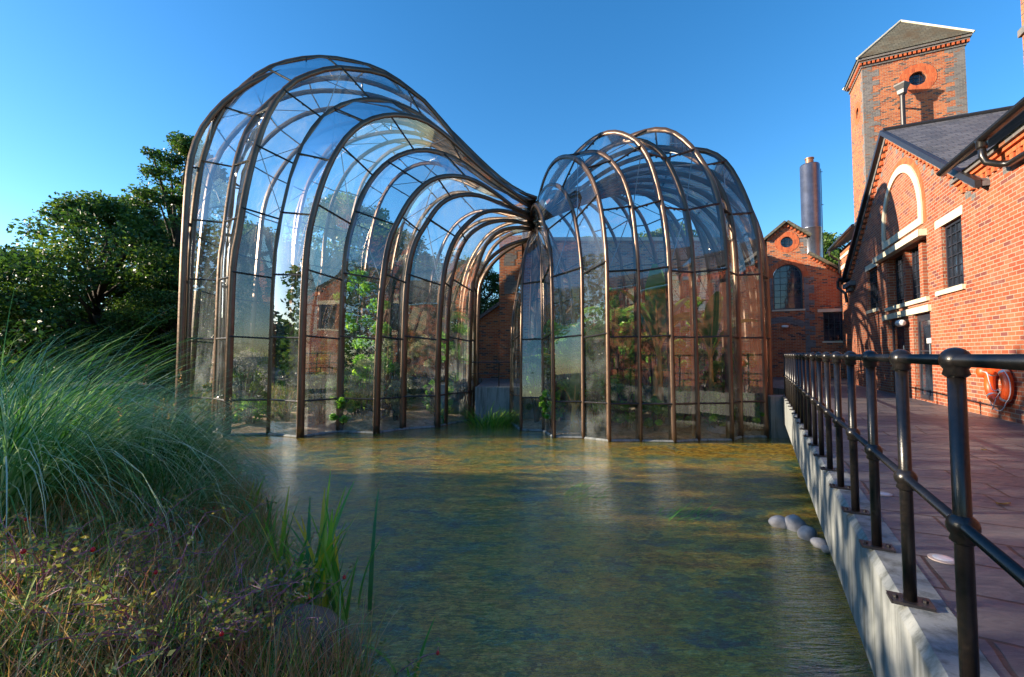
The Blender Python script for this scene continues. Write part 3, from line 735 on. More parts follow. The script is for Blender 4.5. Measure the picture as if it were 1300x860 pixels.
# ---- wing nearer the camera
wg = thing('brick_wing', 'plain red brick wing nearest the camera with corbelled eaves and black gutter', 'building', gridloc=(V0, 5.0, 0))
mb = MB(True); mb.wall(m, [(-6,-.3),(UA-.002,-.3),(UA-.002,4.62),(-6,4.62)], [], 0.2); mb.build('wall', M['brick'], wg)
mb = MB(True)
block(mb, m, -6,11.75,4.36,4.44,-.05,.01); block(mb, m, -6,11.75,4.443,4.50,-.10,.01)
for k in range(90):
    u = 11.6-.19*k
    if u > -5.5: block(mb, m, u-.05,u+.05,4.265,4.357,-.045,.01)
mb.build('corbel_course', M['brick_plain'], wg)
mb = MB(True)
for k in range(24): block(mb, m, 11.45-.66*k-.11, 11.45-.66*k+.11, 4.12, 4.25, -.006, .01)
mb.build('grey_headers', M['brick_blue'], wg)
mb = MB(True); block(mb, m, -6,11.78,4.503,4.60,-.15,.01); mb.build('eave_course', M['brick_blue'], wg)
mb = MB(True)
P = [(V0-.35,-6,4.66),(V0-.35,11.4,4.66),(V0+5,11.4,7.6),(V0+5,-6,7.6)]
Q = [(x,y,z+.09) for x,y,z in P]
mb.raw(P+Q, [(0,3,2,1),(4,5,6,7),(0,1,5,4),(1,2,6,5),(2,3,7,6),(3,0,4,7)]); mb.build('roof', M['slate'], wg)
mb = MB(True); prof = arc(0,0,.085,math.pi,2*math.pi,8)
for sgn in (0,):
    for a, b in ((-6, 11.5),):
        for k in range(8):
            (x1,z1),(x2,z2) = prof[k],prof[k+1]
            mb.face([(V0-.36+x1,a,4.70+z1),(V0-.36+x1,b,4.70+z1),(V0-.36+x2,b,4.70+z2),(V0-.36+x2,a,4.70+z2)])
        mb.face([(V0-.36+x,b,4.70+z) for x,z in prof])
mb.build('gutter', M['black'], wg, smooth=True)
mb = MB(True)
mb.tube([(V0-.36,9.95,4.66),(V0-.36,9.95,4.40),(V0-.33,9.92,4.28),(V0-.2,9.86,4.2),(V0-.1,9.8,4.17),(V0-.1,9.1,4.14),(V0-.1,9.0,4.0),(V0-.1,9.0,.05)], .052, 14)
mb.lathe((V0-.36,9.95,4.52), [(.062,0),(.075,.03),(.075,.12),(.09,.15)], 14)
mb.build('downpipe', M['black'], wg, smooth=True)
mb = MB(True); mb.box(V0-.001, V0+.25, UA-.02, UA+.01, 4.2, 4.6); 

# lamp on the pier
lp = thing('wall_lamp', 'white bulkhead lamp on the brick pier between the two glazed doors', 'lamp', gridloc=(V0,14.9,1.95))
mb = MB(True); mb.lathe((V0-.15,14.92,1.93), [(0.0,-.2),(.06,-.19),(.085,-.12),(.09,0),(.085,.12),(.06,.19),(0.0,.2)], 16, axis='y'); mb.build('shade', M['white'], lp, smooth=True)
mb = MB(True); mb.box(V0-.075, V0+.0, 14.84, 15.0, 1.86, 2.0); mb.build('bracket', M['blackmatt'], lp)

# lifebuoy
lb = thing('lifebuoy', 'orange lifebuoy with pale rope hung low on the brick wall', 'lifebuoy', gridloc=(V0, 10.46, 0.6))
mm = lambda s,h,d: (V0-.10+d, s, h)
mb = MB(True); mb.torus((10.46,.60), mm, .285, .072, 48, 14); mb.build('ring', M['orange'], lb, smooth=True)
for q in (45,135,225,315):
    mb = MB(True); q0 = R(q); mb.torus((10.46,.60), mm, .285, .075, 4, 14, q0-.07, q0+.07); mb.build('tape_band', M['silver'], lb, smooth=True)
pts = []
for k in range(61):
    q = 2*math.pi*k/60; sag = .06*abs(math.sin(2*(q-R(45))))
    pts.append(mm(10.46+(.36+sag*.8)*math.cos(q), .60+(.36+sag)*math.sin(q)-.02, -.02))
mb = MB(True); mb.tube(pts, .008, 6, False)
pts = [mm(10.46+x, .6+z, -.09) for x, z in ((.30,.22),(.12,.2),(.06,.05),(-.02,-.08),(-.12,-.1),(-.2,-.07),(-.28,-.09),(-.15,-.2),(-.05,-.34),(0,-.42))]
mb.tube(pts, .008, 6); mb.build('rope', M['rope'], lb, smooth=True)
kb = MB(True); kb.lathe(mm(10.93,.80,0), [(0,-.1),(.07,-.09),(.095,-.04),(.1,0),(.095,.05),(.07,.09),(0,.10)], 16); kb.build('rope_bag', M['orange'], lb, smooth=True)
mb = MB(True); mb.box(V0-.10,V0,10.42,10.5,.80,.86); mb.build('hook', M['blackmatt'], lb)

# ---- tower
TU, TV = 29.96, 6.99
tw = thing('brick_tower', 'tall old brick tower with round windows and a mossy slate pyramid roof', 'tower', gridloc=(TV+2.1, TU+1.3, 0))
TW, TD, TZ = 4.22, 2.7, 17.15
mf, ml = mu(TU), mv(TV)
mb = MB(True)
mb.wall(mf, rect(TV,TV+TW,0,TZ), [circ(9.32,15.62,.37)], .3)
mb.wall(ml, rect(TU,TU+TD,0,TZ), [circ(TU+1.25,14.9,.30)], .3)
mb.face([(TV+TW,TU,0),(TV+TW,TU+TD,0),(TV+TW,TU+TD,TZ),(TV+TW,TU,TZ)]); mb.face([(TV,TU+TD,0),(TV+TW,TU+TD,0),(TV+TW,TU+TD,TZ),(TV,TU+TD,TZ)])
mb.build('wall', M['brick_old'], tw)
for mf_, c, r in ((mf,(9.32,15.62),.78),(ml,(TU+1.25,14.9),.62)):
    mb = MB(True); mb.prism(mf_, circ(*c, r), -.012, .01, [circ(*c, r*.474)]); mb.build('window_surround', M['brick_plain'], tw)
    window(tw, mf_, circ(c[0],c[1],r*.47,24), 3, 3, .18, .03)
def toothed(a, w1, w2, z0, z1, step, left=True):
    pts = [(a, z0)]; z = z0; k = 0; right = []
    while z < z1-1e-6:
        w_ = w1 if k % 2 else w2; z2 = min(z1, z+step*(1+.3*math.sin(k*2.3)))
        right += [(a+w_ if left else a-w_, z), (a+w_ if left else a-w_, z2)]; z = z2; k += 1
    return pts + right + [(a, z1)]
mb = MB(True)
mb.prism(mf, toothed(TV+.0, .42,.72,0,TZ,.28), -.008, .0); mb.prism(mf, toothed(TV+TW, .45,.8,0,TZ,.26,False), -.008,.0)
mb.prism(ml, toothed(TU+.0, .2,.45,0,TZ,.6), -.008, .0)
mb.build('quoins', M['brick_blue'], tw)
mb = MB(True)
for k, (o_, z0, z1) in enumerate(((.06,16.82,16.92),(.15,17.06,17.15),(.22,17.153,17.28))):
    mb.box(TV-o_, TV+TW+o_, TU-o_, TU+TD+o_, z0, z1)
cn = mb.build('cornice', M['brick_blue'], tw)
mb = MB(True)
for k in range(24): 
    v = TV-.1+(TW+.2)*k/23; mb.box(v-.05,v+.05,TU-.15,TU,16.925,17.055)
mb.build('dentils', M['brick_plain'], cn); mb = MB(True)
for k in range(12):
    u = TU+.12+(TD+.1)*k/15; mb.box(TV-.15,TV,u-.05,u+.05,16.925,17.055)
mb.build('dentils', M['brick_plain'], cn)
mb = MB(True); o_ = .28
c4 = [(TV-o_,TU-o_,17.285),(TV+TW+o_,TU-o_,17.285),(TV+TW+o_,TU+TD+o_,17.285),(TV-o_,TU+TD+o_,17.285)]; ap = (TV+TW/2, TU+TD/2, 19.75)
for k in range(4): mb.face([c4[k], c4[(k+1)%4], ap])
mb.face(c4[::-1]); tr_ = mb.build('roof', M['old_slate'], tw)
mb = MB(True)
for k in range(4): mb.tube([c4[k], ap], .06, 6)
mb.build('hip_tiles', M['stone'], tr_)
mb = MB(True)
mb.tube([(8.5,TU-.55,8),(8.5,TU-.55,14.6)], .11, 14); mb.lathe((8.5,TU-.55,14.6), [(.12,0),(.2,.1),(.22,.3),(.34,.55),(.36,.62)], 4)
mb.tube([(8.5,TU-.55,14.2),(8.5,TU,14.2)], .05, 6)
mb.build('flue_pipe', M['blackmatt'], tw, smooth=False)

# ---- extension behind the gabled house
V1 = 4.9
ex = thing('brick_house', 'low brick range with cream bands seen between gabled house and arched workshop', 'building', gridloc=(V1, 23.5, 0))
me_ = mv(V1); mb = MB(True); mb.wall(me_, rect(UB+.01,25.69,-.3,6.0), [], .1); mb.build('wall', M['brick_old'], ex)
for z, q in ((5.05,.17),(5.55,.13)):
    mb = MB(True); block(mb, me_, UB+.02,25.68,z,z+q,-.03,.01); mb.build('stone_band', M['stone'], ex)
mb = MB(True)
P = [(V1-.4,UB+.2,6.05),(V1-.4,26.6,6.05),(V1+4,26.6,8.6),(V1+4,UB+.2,8.6)]; Q = [(x,y,z+.1) for x,y,z in P]
mb.raw(P+Q, [(0,3,2,1),(4,5,6,7),(0,1,5,4),(1,2,6,5),(2,3,7,6),(3,0,4,7)]); mb.build('roof', M['slate'], ex)
mb = MB(True); mb.tube([(V1-.45,UB+.3,6.06),(V1-.45,25.6,6.06)], .07, 8)
mb.tube([(V1-.45,25.5,6.06),(V1-.45,25.5,5.8),(V1-.08,25.5,5.5),(V1-.08,25.5,4.9)], .05, 8); mb.build('gutter', M['black'], ex)

# ---- workshop with arched window
U1 = 25.7; mf = mu(U1)
ws = thing('brick_workshop', 'old brick workshop with stepped gable, round window and tall arched window', 'building', gridloc=(2.2, U1, 0))
out = [(-1,-.3),(5.4,-.3),(5.4,4.65),(3.6,6.0),(3.6,6.9),(2.75,7.62),(1.9,6.9),(1.9,6.0),(.2,4.7),(-1,4.7)]
aw = archshape(2.13,3.37,3.32,4.93)
mb = MB(True); mb.wall(mf, out, [aw, circ(2.76,6.66,.27), rect(4.16,5.3,1.74,3.12)], .25)
mb.face([(-1,U1,-.3),(-1,U1+8,-.3),(-1,U1+8,4.7),(-1,U1,4.7)])
mb.build('wall', M['brick_old'], ws)
mb = MB(True)
ring = [(3.372,4.93)] + arc(2.75,4.93,.622,0,math.pi,20) + [(2.128,4.93),(1.88,4.93)] + arc(2.75,4.93,.87,math.pi,0,20) + [(3.62,4.93)]
mb.prism(mf, ring, -.012,.01); mb.build('arch_surround', M['brick_plain'], ws)
mb = MB(True); mb.prism(mf, circ(2.76,6.66,.52), -.012,.01,[circ(2.76,6.66,.272)]); mb.build('round_surround', M['brick_plain'], ws)
window(ws, mf, archshape(2.14,3.36,3.33,4.93), 4, 7, .12); window(ws, mf, circ(2.76,6.66,.268,24), 3, 3, .12, .03)
window(ws, mf, rect(4.17,5.29,1.75,3.11), 5, 5, .12)
mb = MB(True); block(mb, mf, 3.95,5.4,3.123,3.27,-.03,.1); mb.build('lintel', M['stone'], ws)
mb = MB(True); block(mb, mf, 4.1,5.35,1.66,1.738,-.05,.1); mb.build('sill', M['stone'], ws)
mb = MB(True); block(mb, mf, 2.05,3.45,3.24,3.318,-.05,.1); mb.build('sill', M['stone'], ws)
mb = MB(True)
mb.prism(mf, toothed(3.42,.2,.42,0.1,4.85,.33), -.008,.0); mb.prism(mf, toothed(2.1,.12,.2,3.32,4.9,.33,False), -.008,.0)
mb.prism(mf, toothed(3.6,.15,.3,6.02,6.85,.25,False), -.008,.0)
band = arc(2.5,1.35,1.62,R(128),R(52),14); band2 = arc(2.5,1.35,1.32,R(52),R(128),14)
mb.prism(mf, band+band2, -.01,.0)
mb.build('grey_brickwork', M['brick_blue'], ws)
mb = MB(True)   # copings
def coping(pts, w0=.11):
    for (a, b) in zip(pts[:-1], pts[1:]):
        dx, dz = b[0]-a[0], b[1]-a[1]; l = math.hypot(dx,dz); nx, nz = -dz/l, dx/l
        if nz < 0: nx, nz = -nx, -nz
        P = [(a[0],a[1]),(b[0],b[1]),(b[0]+nx*w0,b[1]+nz*w0),(a[0]+nx*w0,a[1]+nz*w0)]
        mb.prism(mf, P, -.2, .25)
coping([(1.78,6.82),(2.75,7.63),(3.74,6.82)]); coping([(3.603,6.0),(5.6,4.52)]); coping([(.05,4.6),(1.897,6.0)])
mb.build('coping', M['old_slate'], ws)
mb = MB(True)
for (a, b) in (((1.9,6.86),(2.75,7.56)),((2.75,7.56),(3.6,6.86)),((3.65,5.9),(5.35,4.62))):
    n = int(math.hypot(b[0]-a[0],b[1]-a[1])/.16)
    for k in range(n):
        s = a[0]+(b[0]-a[0])*(k+.5)/n; z = a[1]+(b[1]-a[1])*(k+.5)/n
        block(mb, mf, s-.04,s+.04,z-.11,z-.01,-.1,.0)
    mb.build('dentils', M['brick_plain'], ws); mb = MB(True)
mb = MB(True)
for P in ([(1.8,U1+.26,7.0-.15),(2.75,U1+.26,7.72-.1),(2.75,U1+7,7.6),(1.8,U1+7,6.8)], [(3.7,U1+.26,6.85),(2.75,U1+.26,7.62),(2.75,U1+7,7.6),(3.7,U1+7,6.8)],
          [(3.6,U1+.26,6.0),(5.5,U1+.26,4.6),(5.5,U1+7,4.6),(3.6,U1+7,6.0)], [(.1,U1+.26,4.6),(1.9,U1+.26,6.0),(1.9,U1+7,6.0),(.1,U1+7,4.6)]): mb.face(P)
mb.build('roof', M['slate'], ws)
lp = thing('wall_lamp', 'small white oval lamp on the old workshop wall under its arched window', 'lamp', gridloc=(2.58,U1,2.47))
mb = MB(True); mb.lathe((2.58,U1-.08,2.47), [(0,-.15),(.05,-.14),(.075,-.07),(.075,.07),(.05,.14),(0,.15)], 14, axis='x'); mb.build('shade', M['white'], lp, smooth=True)
mb = MB(True); mb.box(2.54,2.62,U1-.03,U1,2.42,2.52); mb.build('bracket', M['blackmatt'], lp)

# ---- steel chimney
cx, cy = 18.9, 28.0
ch = thing('steel_chimney', 'tall round brushed steel chimney behind the old workshop', 'chimney', (cx,cy,0))
mb = MB(); mb.lathe((cx,cy,0), [(.54,0),(.54,5),(.548,5.01),(.548,5.06),(.54,5.07),(.54,9),(.548,9.01),(.548,9.06),(.54,9.07),(.54,13.05),(.5,13.12)], 40); mb.build('shaft', M['steel'], ch, smooth=True)
mb = MB(); mb.lathe((cx,cy,13.1), [(.22,0),(.22,.38),(.26,.39),(.26,.45)], 20); mb.build('flue_cap', M['rustcap'], ch)
mb = MB(); mb.tube([(cx+.56,cy-.2,1),(cx+.56,cy-.2,12.8)], .02, 6)
for z in (3,5.5,8,10.5,12.6): mb.tube([(cx+.5,cy-.2,z),(cx+.66,cy-.2,z)], .02, 6)
mb.build('bracket_rail', M['blackmatt'], ch)
# ---- brick chimney stack at the right edge
sx, sy = g2w(V0+5.4, 10.6)[:2]
st = thing('brick_chimney', 'square orange brick chimney stack cut by the top right corner of the photo', 'chimney', gridloc=(11.3, 25.0, 0))
mb = MB(True); mb.box(11.55, 13.5, 24.05, 26, 3, 24.0); mb.build('shaft', M['brick_old'], st)
mb = MB(True); mb.box(11.45, 13.6, 23.95, 26.1, 14.6, 14.9); mb.build('cap', M['brick_blue'], st)

# ---- still house behind the glasshouses
SY = 21.0
ms_ = lambda s,h,d: (s, SY+d, h)
sh = thing('brick_still_house', 'long worn brick building behind the small glasshouse with arched openings', 'building', (4.5,SY,0))
ops = [archshape(2.0,3.6,0.1,2.6), archshape(4.6,6.2,0.1,2.6), rect(7.4,8.6,1.0,2.4), rect(7.4,8.6,3.4,4.6)]
mb = MB(); mb.wall(ms_, rect(.55,10.2,-.3,6.45), ops, .35); mb.face([(10.2,SY,-.3),(10.2,SY+9,-.3),(10.2,SY+9,6.45),(10.2,SY,6.45)]); mb.build('wall', M['brick_worn'], sh)
for o_ in ops[:2]: window(sh, ms_, o_, 4, 7, .2, grid=False)
for o_ in ops[2:]: window(sh, ms_, o_, 4, 5, .2, grid=False)
for z in (2.42,4.62):
    mb = MB(); mb.prism(ms_, rect(7.25,8.75,z,z+.16), -.03,.1); mb.build('lintel', M['stone'], sh)
for z in (.9,3.3):
    mb = MB(); mb.prism(ms_, rect(7.3,8.7,z,z+.09), -.05,.1); mb.build('sill', M['stone'], sh)
for a, b in ((2.0,3.6),(4.6,6.2)):
    c = (a+b)/2; r = (b-a)/2
    mb = MB(); mb.prism(ms_, [(c+r+.003,2.6)]+arc(c,2.6,r+.003,0,math.pi,20)+[(c-r-.003,2.6),(c-r-.28,2.6)]+arc(c,2.6,r+.28,math.pi,0,20)+[(c+r+.28,2.6)], -.012,.01)
    mb.build('arch_surround', M['brick_plain'], sh)
mb = MB(); mb.box(.5,10.3,SY-.12,SY+.3,6.452,6.62); mb.build('parapet_coping', M['stone'], sh)
mb = MB(); mb.face([(.5,SY+.3,6.4),(10.3,SY+.3,6.4),(10.3,SY+6,8.0),(.5,SY+6,8.0)]); mb.build('roof', M['slate'], sh)
pc = thing('brick_pier', 'tall brick chimney breast with grey flint patches under the throat of the big glasshouse', 'pier', (0,SY-.3,0))
mb = MB(); mb.box(-.52,.54,SY-.45,SY+.6,-.3,6.6); mb.build('shaft', M['brick_old'], pc)
mb = MB(); mp = lambda s,h,d: (s, SY-.45+d, h)
mb.prism(mp, [(-.28,3.9),(.25,3.9),(.25,4.1),(.33,4.1),(.33,4.5),(.2,4.5),(.2,4.75),(-.2,4.75),(-.2,4.4),(-.28,4.4)], -.008,.002)
mb.build('flint_patch', M['brick_blue'], pc); mb = MB()
mb.prism(mp, [(-.3,5.2),(.2,5.2),(.2,5.5),(.3,5.5),(.3,5.9),(-.25,5.9),(-.25,5.6),(-.3,5.6)], -.008,.002)
mb.build('flint_patch', M['brick_blue'], pc)
lt = thing('brick_lean_to', 'low brick lean-to with dark sloping coping left of the tall pier', 'building', (-2,SY,0))
mb = MB(); mb.wall(ms_, [(-5.4,-.3),(-.523,-.3),(-.523,3.45),(-5.4,0.2)], [], .2); mb.face([(-.523,SY,-.3),(-.523,SY+4,-.3),(-.523,SY+4,3.45),(-.523,SY,3.45)]); mb.build('wall', M['brick_old'], lt)
mb = MB(); mb.prism(ms_, [(-5.5,.13),(-.53,3.45),(-.53,3.62),(-5.5,.30)], -.15, 3.5); mb.build('roof', M['slate'], lt)

for o_ in (pc, lt):      # pier and lean-to stand a little askew to the deck
    x_, y_ = o_.location.x, o_.location.y-SY; q_ = -R(10)
    o_.location.x = x_*math.cos(q_)-y_*math.sin(q_); o_.location.y = SY+x_*math.sin(q_)+y_*math.cos(q_); o_.rotation_euler.z = q_

# ------------------------------------------------------------------ glasshouses
LR = [ # traced rib outlines of the large house, foot first
 [(224,548),(221,476),(223.5,331),(225,310),(230,219),(242,177),(260.5,147),(290.7,118),(330,96),(380,88),(430,92),(480,104),(530,128),(575,165),(610,203),(645,234),(681,253)],
 [(232,547),(231.4,501),(237.7,331),(240.2,310),(245.3,243.5),(254.4,195),(272.6,146.7),(293.7,116.5),(330,89.3),(369,75.7),(411.6,71.8),(450,77.5),(479,89),(527.7,115),(561,149.8),(591,189),(621,218),(657.7,240.5),(682,251)],
 [(270.6,549),(275,435),(278.5,331),(280,310),(287.7,231.4),(305.8,171),(330,137.7),(357,112),(395,100),(440,98),(485,108),(525,127),(560,153),(592,190),(625,222),(657,245),(680,255)],
 [(286,554),(289.5,425.6),(294,331),(296.7,310),(304,231),(330,150),(369,107),(393.5,92.3),(423.7,84.8),(460,87.8),(479,92),(515.6,109),(542.8,131.6),(573,168),(597,198),(627.5,228),(657.7,246.5),(679,255.6)],
 [(340.7,552),(342.9,435),(346,363),(349.6,310),(354,267.7),(369,207),(393.5,162),(423.7,137.7),(450,128),(470,125.6),(500.5,131),(533.7,146.7),(570,177),(603,210),(633.5,237.4),(675,258.6)],
 [(379,556),(381.5,394),(385,314),(393.5,267.7),(408.6,219.3),(429.8,180),(458,155.8),(485.3,146),(515.6,146),(542.8,155.8),(576,180),(609,210),(636.5,236),(675,260)],
 [(429,549),(428.6,457),(432.3,362.8),(440,312),(443,286),(452,249.5),(473,219),(500.5,198),(530.7,189.7),(561,193.6),(591,208.7),(621,231.4),(651.6,249.5),(675,264)],
 [(476,551),(477,457),(479,372),(491,311),(500.5,279.8),(518.6,249.5),(542.8,228.4),(570,222.3),(597,226.9),(627.5,243.5),(657.7,263),(675,272)],
 [(509.7,546),(510.6,394),(515.4,340.8),(524,308),(533.7,285.8),(554.9,258.6),(579,247),(609,248),(639.5,261.6),(675,276)],
 [(553.7,543),(553.7,457),(555.5,394),(560.9,340.8),(572,308),(585,285.8),(609,269),(636.5,267),(675,279)],
 [(565.6,540),(566,394),(572,340.8),(590,308),(603,291.8),(621,283),(645.6,281),(675,287)],
 [(595.4,534),(596,378.5),(603,341),(616,310),(633,295),(651.6,290),(675,292)],
 [(601,532),(601.7,378.5),(606,347),(619,328),(641,312),(675,304)],
]
RR = [
 [(648.6,537),(649.4,417),(652,390),(658.7,360.7),(663,329),(671,308),(678,296)],
 [(661.4,547),(661.4,443.7),(662,350),(665.6,322),(671,305),(677,294)],
 [(689.5,548),(688.5,450),(687.6,350),(687.7,317),(684,296.5),(679.5,287)],
 [(703.4,556),(701.5,430),(700.5,350),(699,313),(695,292),(688,272),(680,260),(675,262),(673,275)],
 [(740.3,557),(741,457),(740.5,350),(738.8,326.7),(735,289.5),(727,257),(714,238),(700.5,233.7),(690,241),(680,262)],
 [(773,561),(773.8,350),(770,312.8),(766.7,275.6),(761,243),(749.3,217.4),(735.3,202.3),(719,197.7),(702.8,204.7),(688.8,224.4),(682,250),(680,270)],
 [(812.6,561),(811,350),(809.8,312.8),(805,275.6),(800.5,245.3),(791,222),(779.5,205.8),(765.6,194),(749.3,192.3),(733,197),(715,208),(698,230),(685,258),(680,276)],
 [(855.5,562),(854,350),(847,289.5),(840,247.7),(830,208),(814.4,182.6),(798,171),(779.5,166.7),(761,171),(744.7,182.6),(727,199),(710,220),(694,246),(681,276)],
 [(886,560),(886,484),(883,350),(877.4,298.8),(872.8,266),(866,240.7),(856.5,217.4),(845,196.5),(828.6,182.6),(812,177),(790,180),(765,192),(735,215),(705,248),(681,278)],
 [(929,560),(927.7,400),(925,350),(921.6,298.8),(917,261.6),(907.7,231.4),(896,208),(882,187),(863.5,171),(842.6,163.5),(824,165),(806,172),(780,185),(745,212),(710,246),(682,278)],
 [(941,556),(938,400),(936,350),(934.4,312.8),(931,280),(924,250),(912,226.7),(893,205),(865,190),(835,186),(800,191),(760,209),(718,244),(682,279)],
 [(973,556),(971,430),(968,350),(961,289.5),(954,261.6),(942.6,233.7),(926,208),(907.7,194),(889,189),(862,190),(830,196),(785,211),(730,244),(683,280)],
 [(980,552),(978.5,440),(975.6,350),(972.8,317.4),(965.8,289.5),(954,262),(938,239),(915,221),(885,210),(850,207),(805,214),(745,243),(684,281)],
]
TY = 16.5
def rib3d(tr):
    F = ground_at(tr[0][0], tr[0][1], ZW)
    rt = pray(*tr[-1]); k = TY/rt[1]*1.0
    # throat end: same distance for every rib
    c, s_ = math.cos(TH), math.sin(TH)
    T = (rt[0]*TY/rt[1], TY)
    dx, dy = T[0]-F[0], T[1]-F[1]
    ps = []
    for (x, y) in tr:
        r = pray(x, y)
        # F + p*(dx,dy) parallel to (r0,r1)
        den = dx*r[1]-dy*r[0]
        p = (r[0]*F[1]-r[1]*F[0])/den if abs(den) > 1e-6 else 0
        ps.append(min(1, max(0, p)))
    ps[0] = 0; ps[-1] = 1
    for i in range(1, len(ps)): ps[i] = max(ps[i], ps[i-1])
    q = ps[:]
    for _ in range(2):
        q = [q[0]] + [(q[i-1]+2*q[i]+q[i+1])/4 for i in range(1, len(q)-1)] + [q[-1]]
    # nearly vertical start: keep foot section upright
    pts = []
    for (x, y), p in zip(tr, q):
        X, Y = F[0]+p*dx, F[1]+p*dy
        pts.append((X, Y, zfor(y, Y)))
    pts[0] = (F[0], F[1], ZW-0.03)
    return pts
def catmull(pts, n):
    P = [np.array(p) for p in pts]; P = [2*P[0]-P[1]] + P + [2*P[-1]-P[-2]]
    out = []
    for i in range(1, len(P)-2):
        for k in range(8):
            t = k/8
            a, b, c, d = P[i-1], P[i], P[i+1], P[i+2]
            out.append(0.5*((2*b)+(-a+c)*t+(2*a-5*b+4*c-d)*t*t+(-a+3*b-3*c+d)*t**3))
    out.append(P[-2]); out = np.array(out)
    # light smoothing then arc-length resample
    for _ in range(6): out[1:-1] = (out[:-2]+2*out[1:-1]+out[2:])/4
    d = np.concatenate([[0], np.cumsum(np.linalg.norm(np.diff(out, axis=0), axis=1))])
    s = np.linspace(0, d[-1], n)
    return np.stack([np.interp(s, d, out[:, k]) for k in range(3)], 1), d[-1]
def at_len(C, L, s):
    t = np.clip(s/L, 0, 1)*(len(C)-1); i = np.minimum(t.astype(int), len(C)-2); f = (t-i)[:, None]
    return C[i]*(1-f)+C[i+1]*f
def rib_mesh(C, centre, w=0.072, d=0.19):
    n = len(C); T = np.gradient(C, axis=0); T /= np.linalg.norm(T, axis=1)[:, None]
    hd = C[-1]-C[0]; hd[2] = 0; hd /= max(np.linalg.norm(hd), 1e-6)
    B0 = np.array([-hd[1], hd[0], 0.0])
    B = B0 - T*(T@B0)[:, None]; B /= np.linalg.norm(B, axis=1)[:, None]
    N = np.cross(T, B); N /= np.linalg.norm(N, axis=1)[:, None]
    # orient N outward
    out = C - centre
    sg = np.sign(np.sum(out*N)); N = N*sg
    tt = np.linspace(0, 1, n)[:, None]; ww = w*(1-0.35*tt); dd = d*(1-0.35*tt)
    o = 0.3
    V = np.stack([C-B*ww/2+N*dd*o, C+B*ww/2+N*dd*o, C+B*ww/2-N*dd*(1-o), C-B*ww/2-N*dd*(1-o)], 1).reshape(-1, 3)
    F = []
    for i in range(n-1):
        for k in range(4):
            F.append((i*4+k, i*4+(k+1)%4, (i+1)*4+(k+1)%4, (i+1)*4+k))
    F.append((0,3,2,1)); F.append((n*4-4,n*4-3,n*4-2,n*4-1))
    return V, np.array(F), B, N
def mirror(C, T, d):
    """mirror plan positions in the line through T along d"""
    n = np.array([-d[1], d[0]]); r = C[:, :2]-np.array(T); k = r@n
    M_ = C.copy(); M_[:, 0] -= 2*k*n[0]; M_[:, 1] -= 2*k*n[1]
    return M_
NS = 44
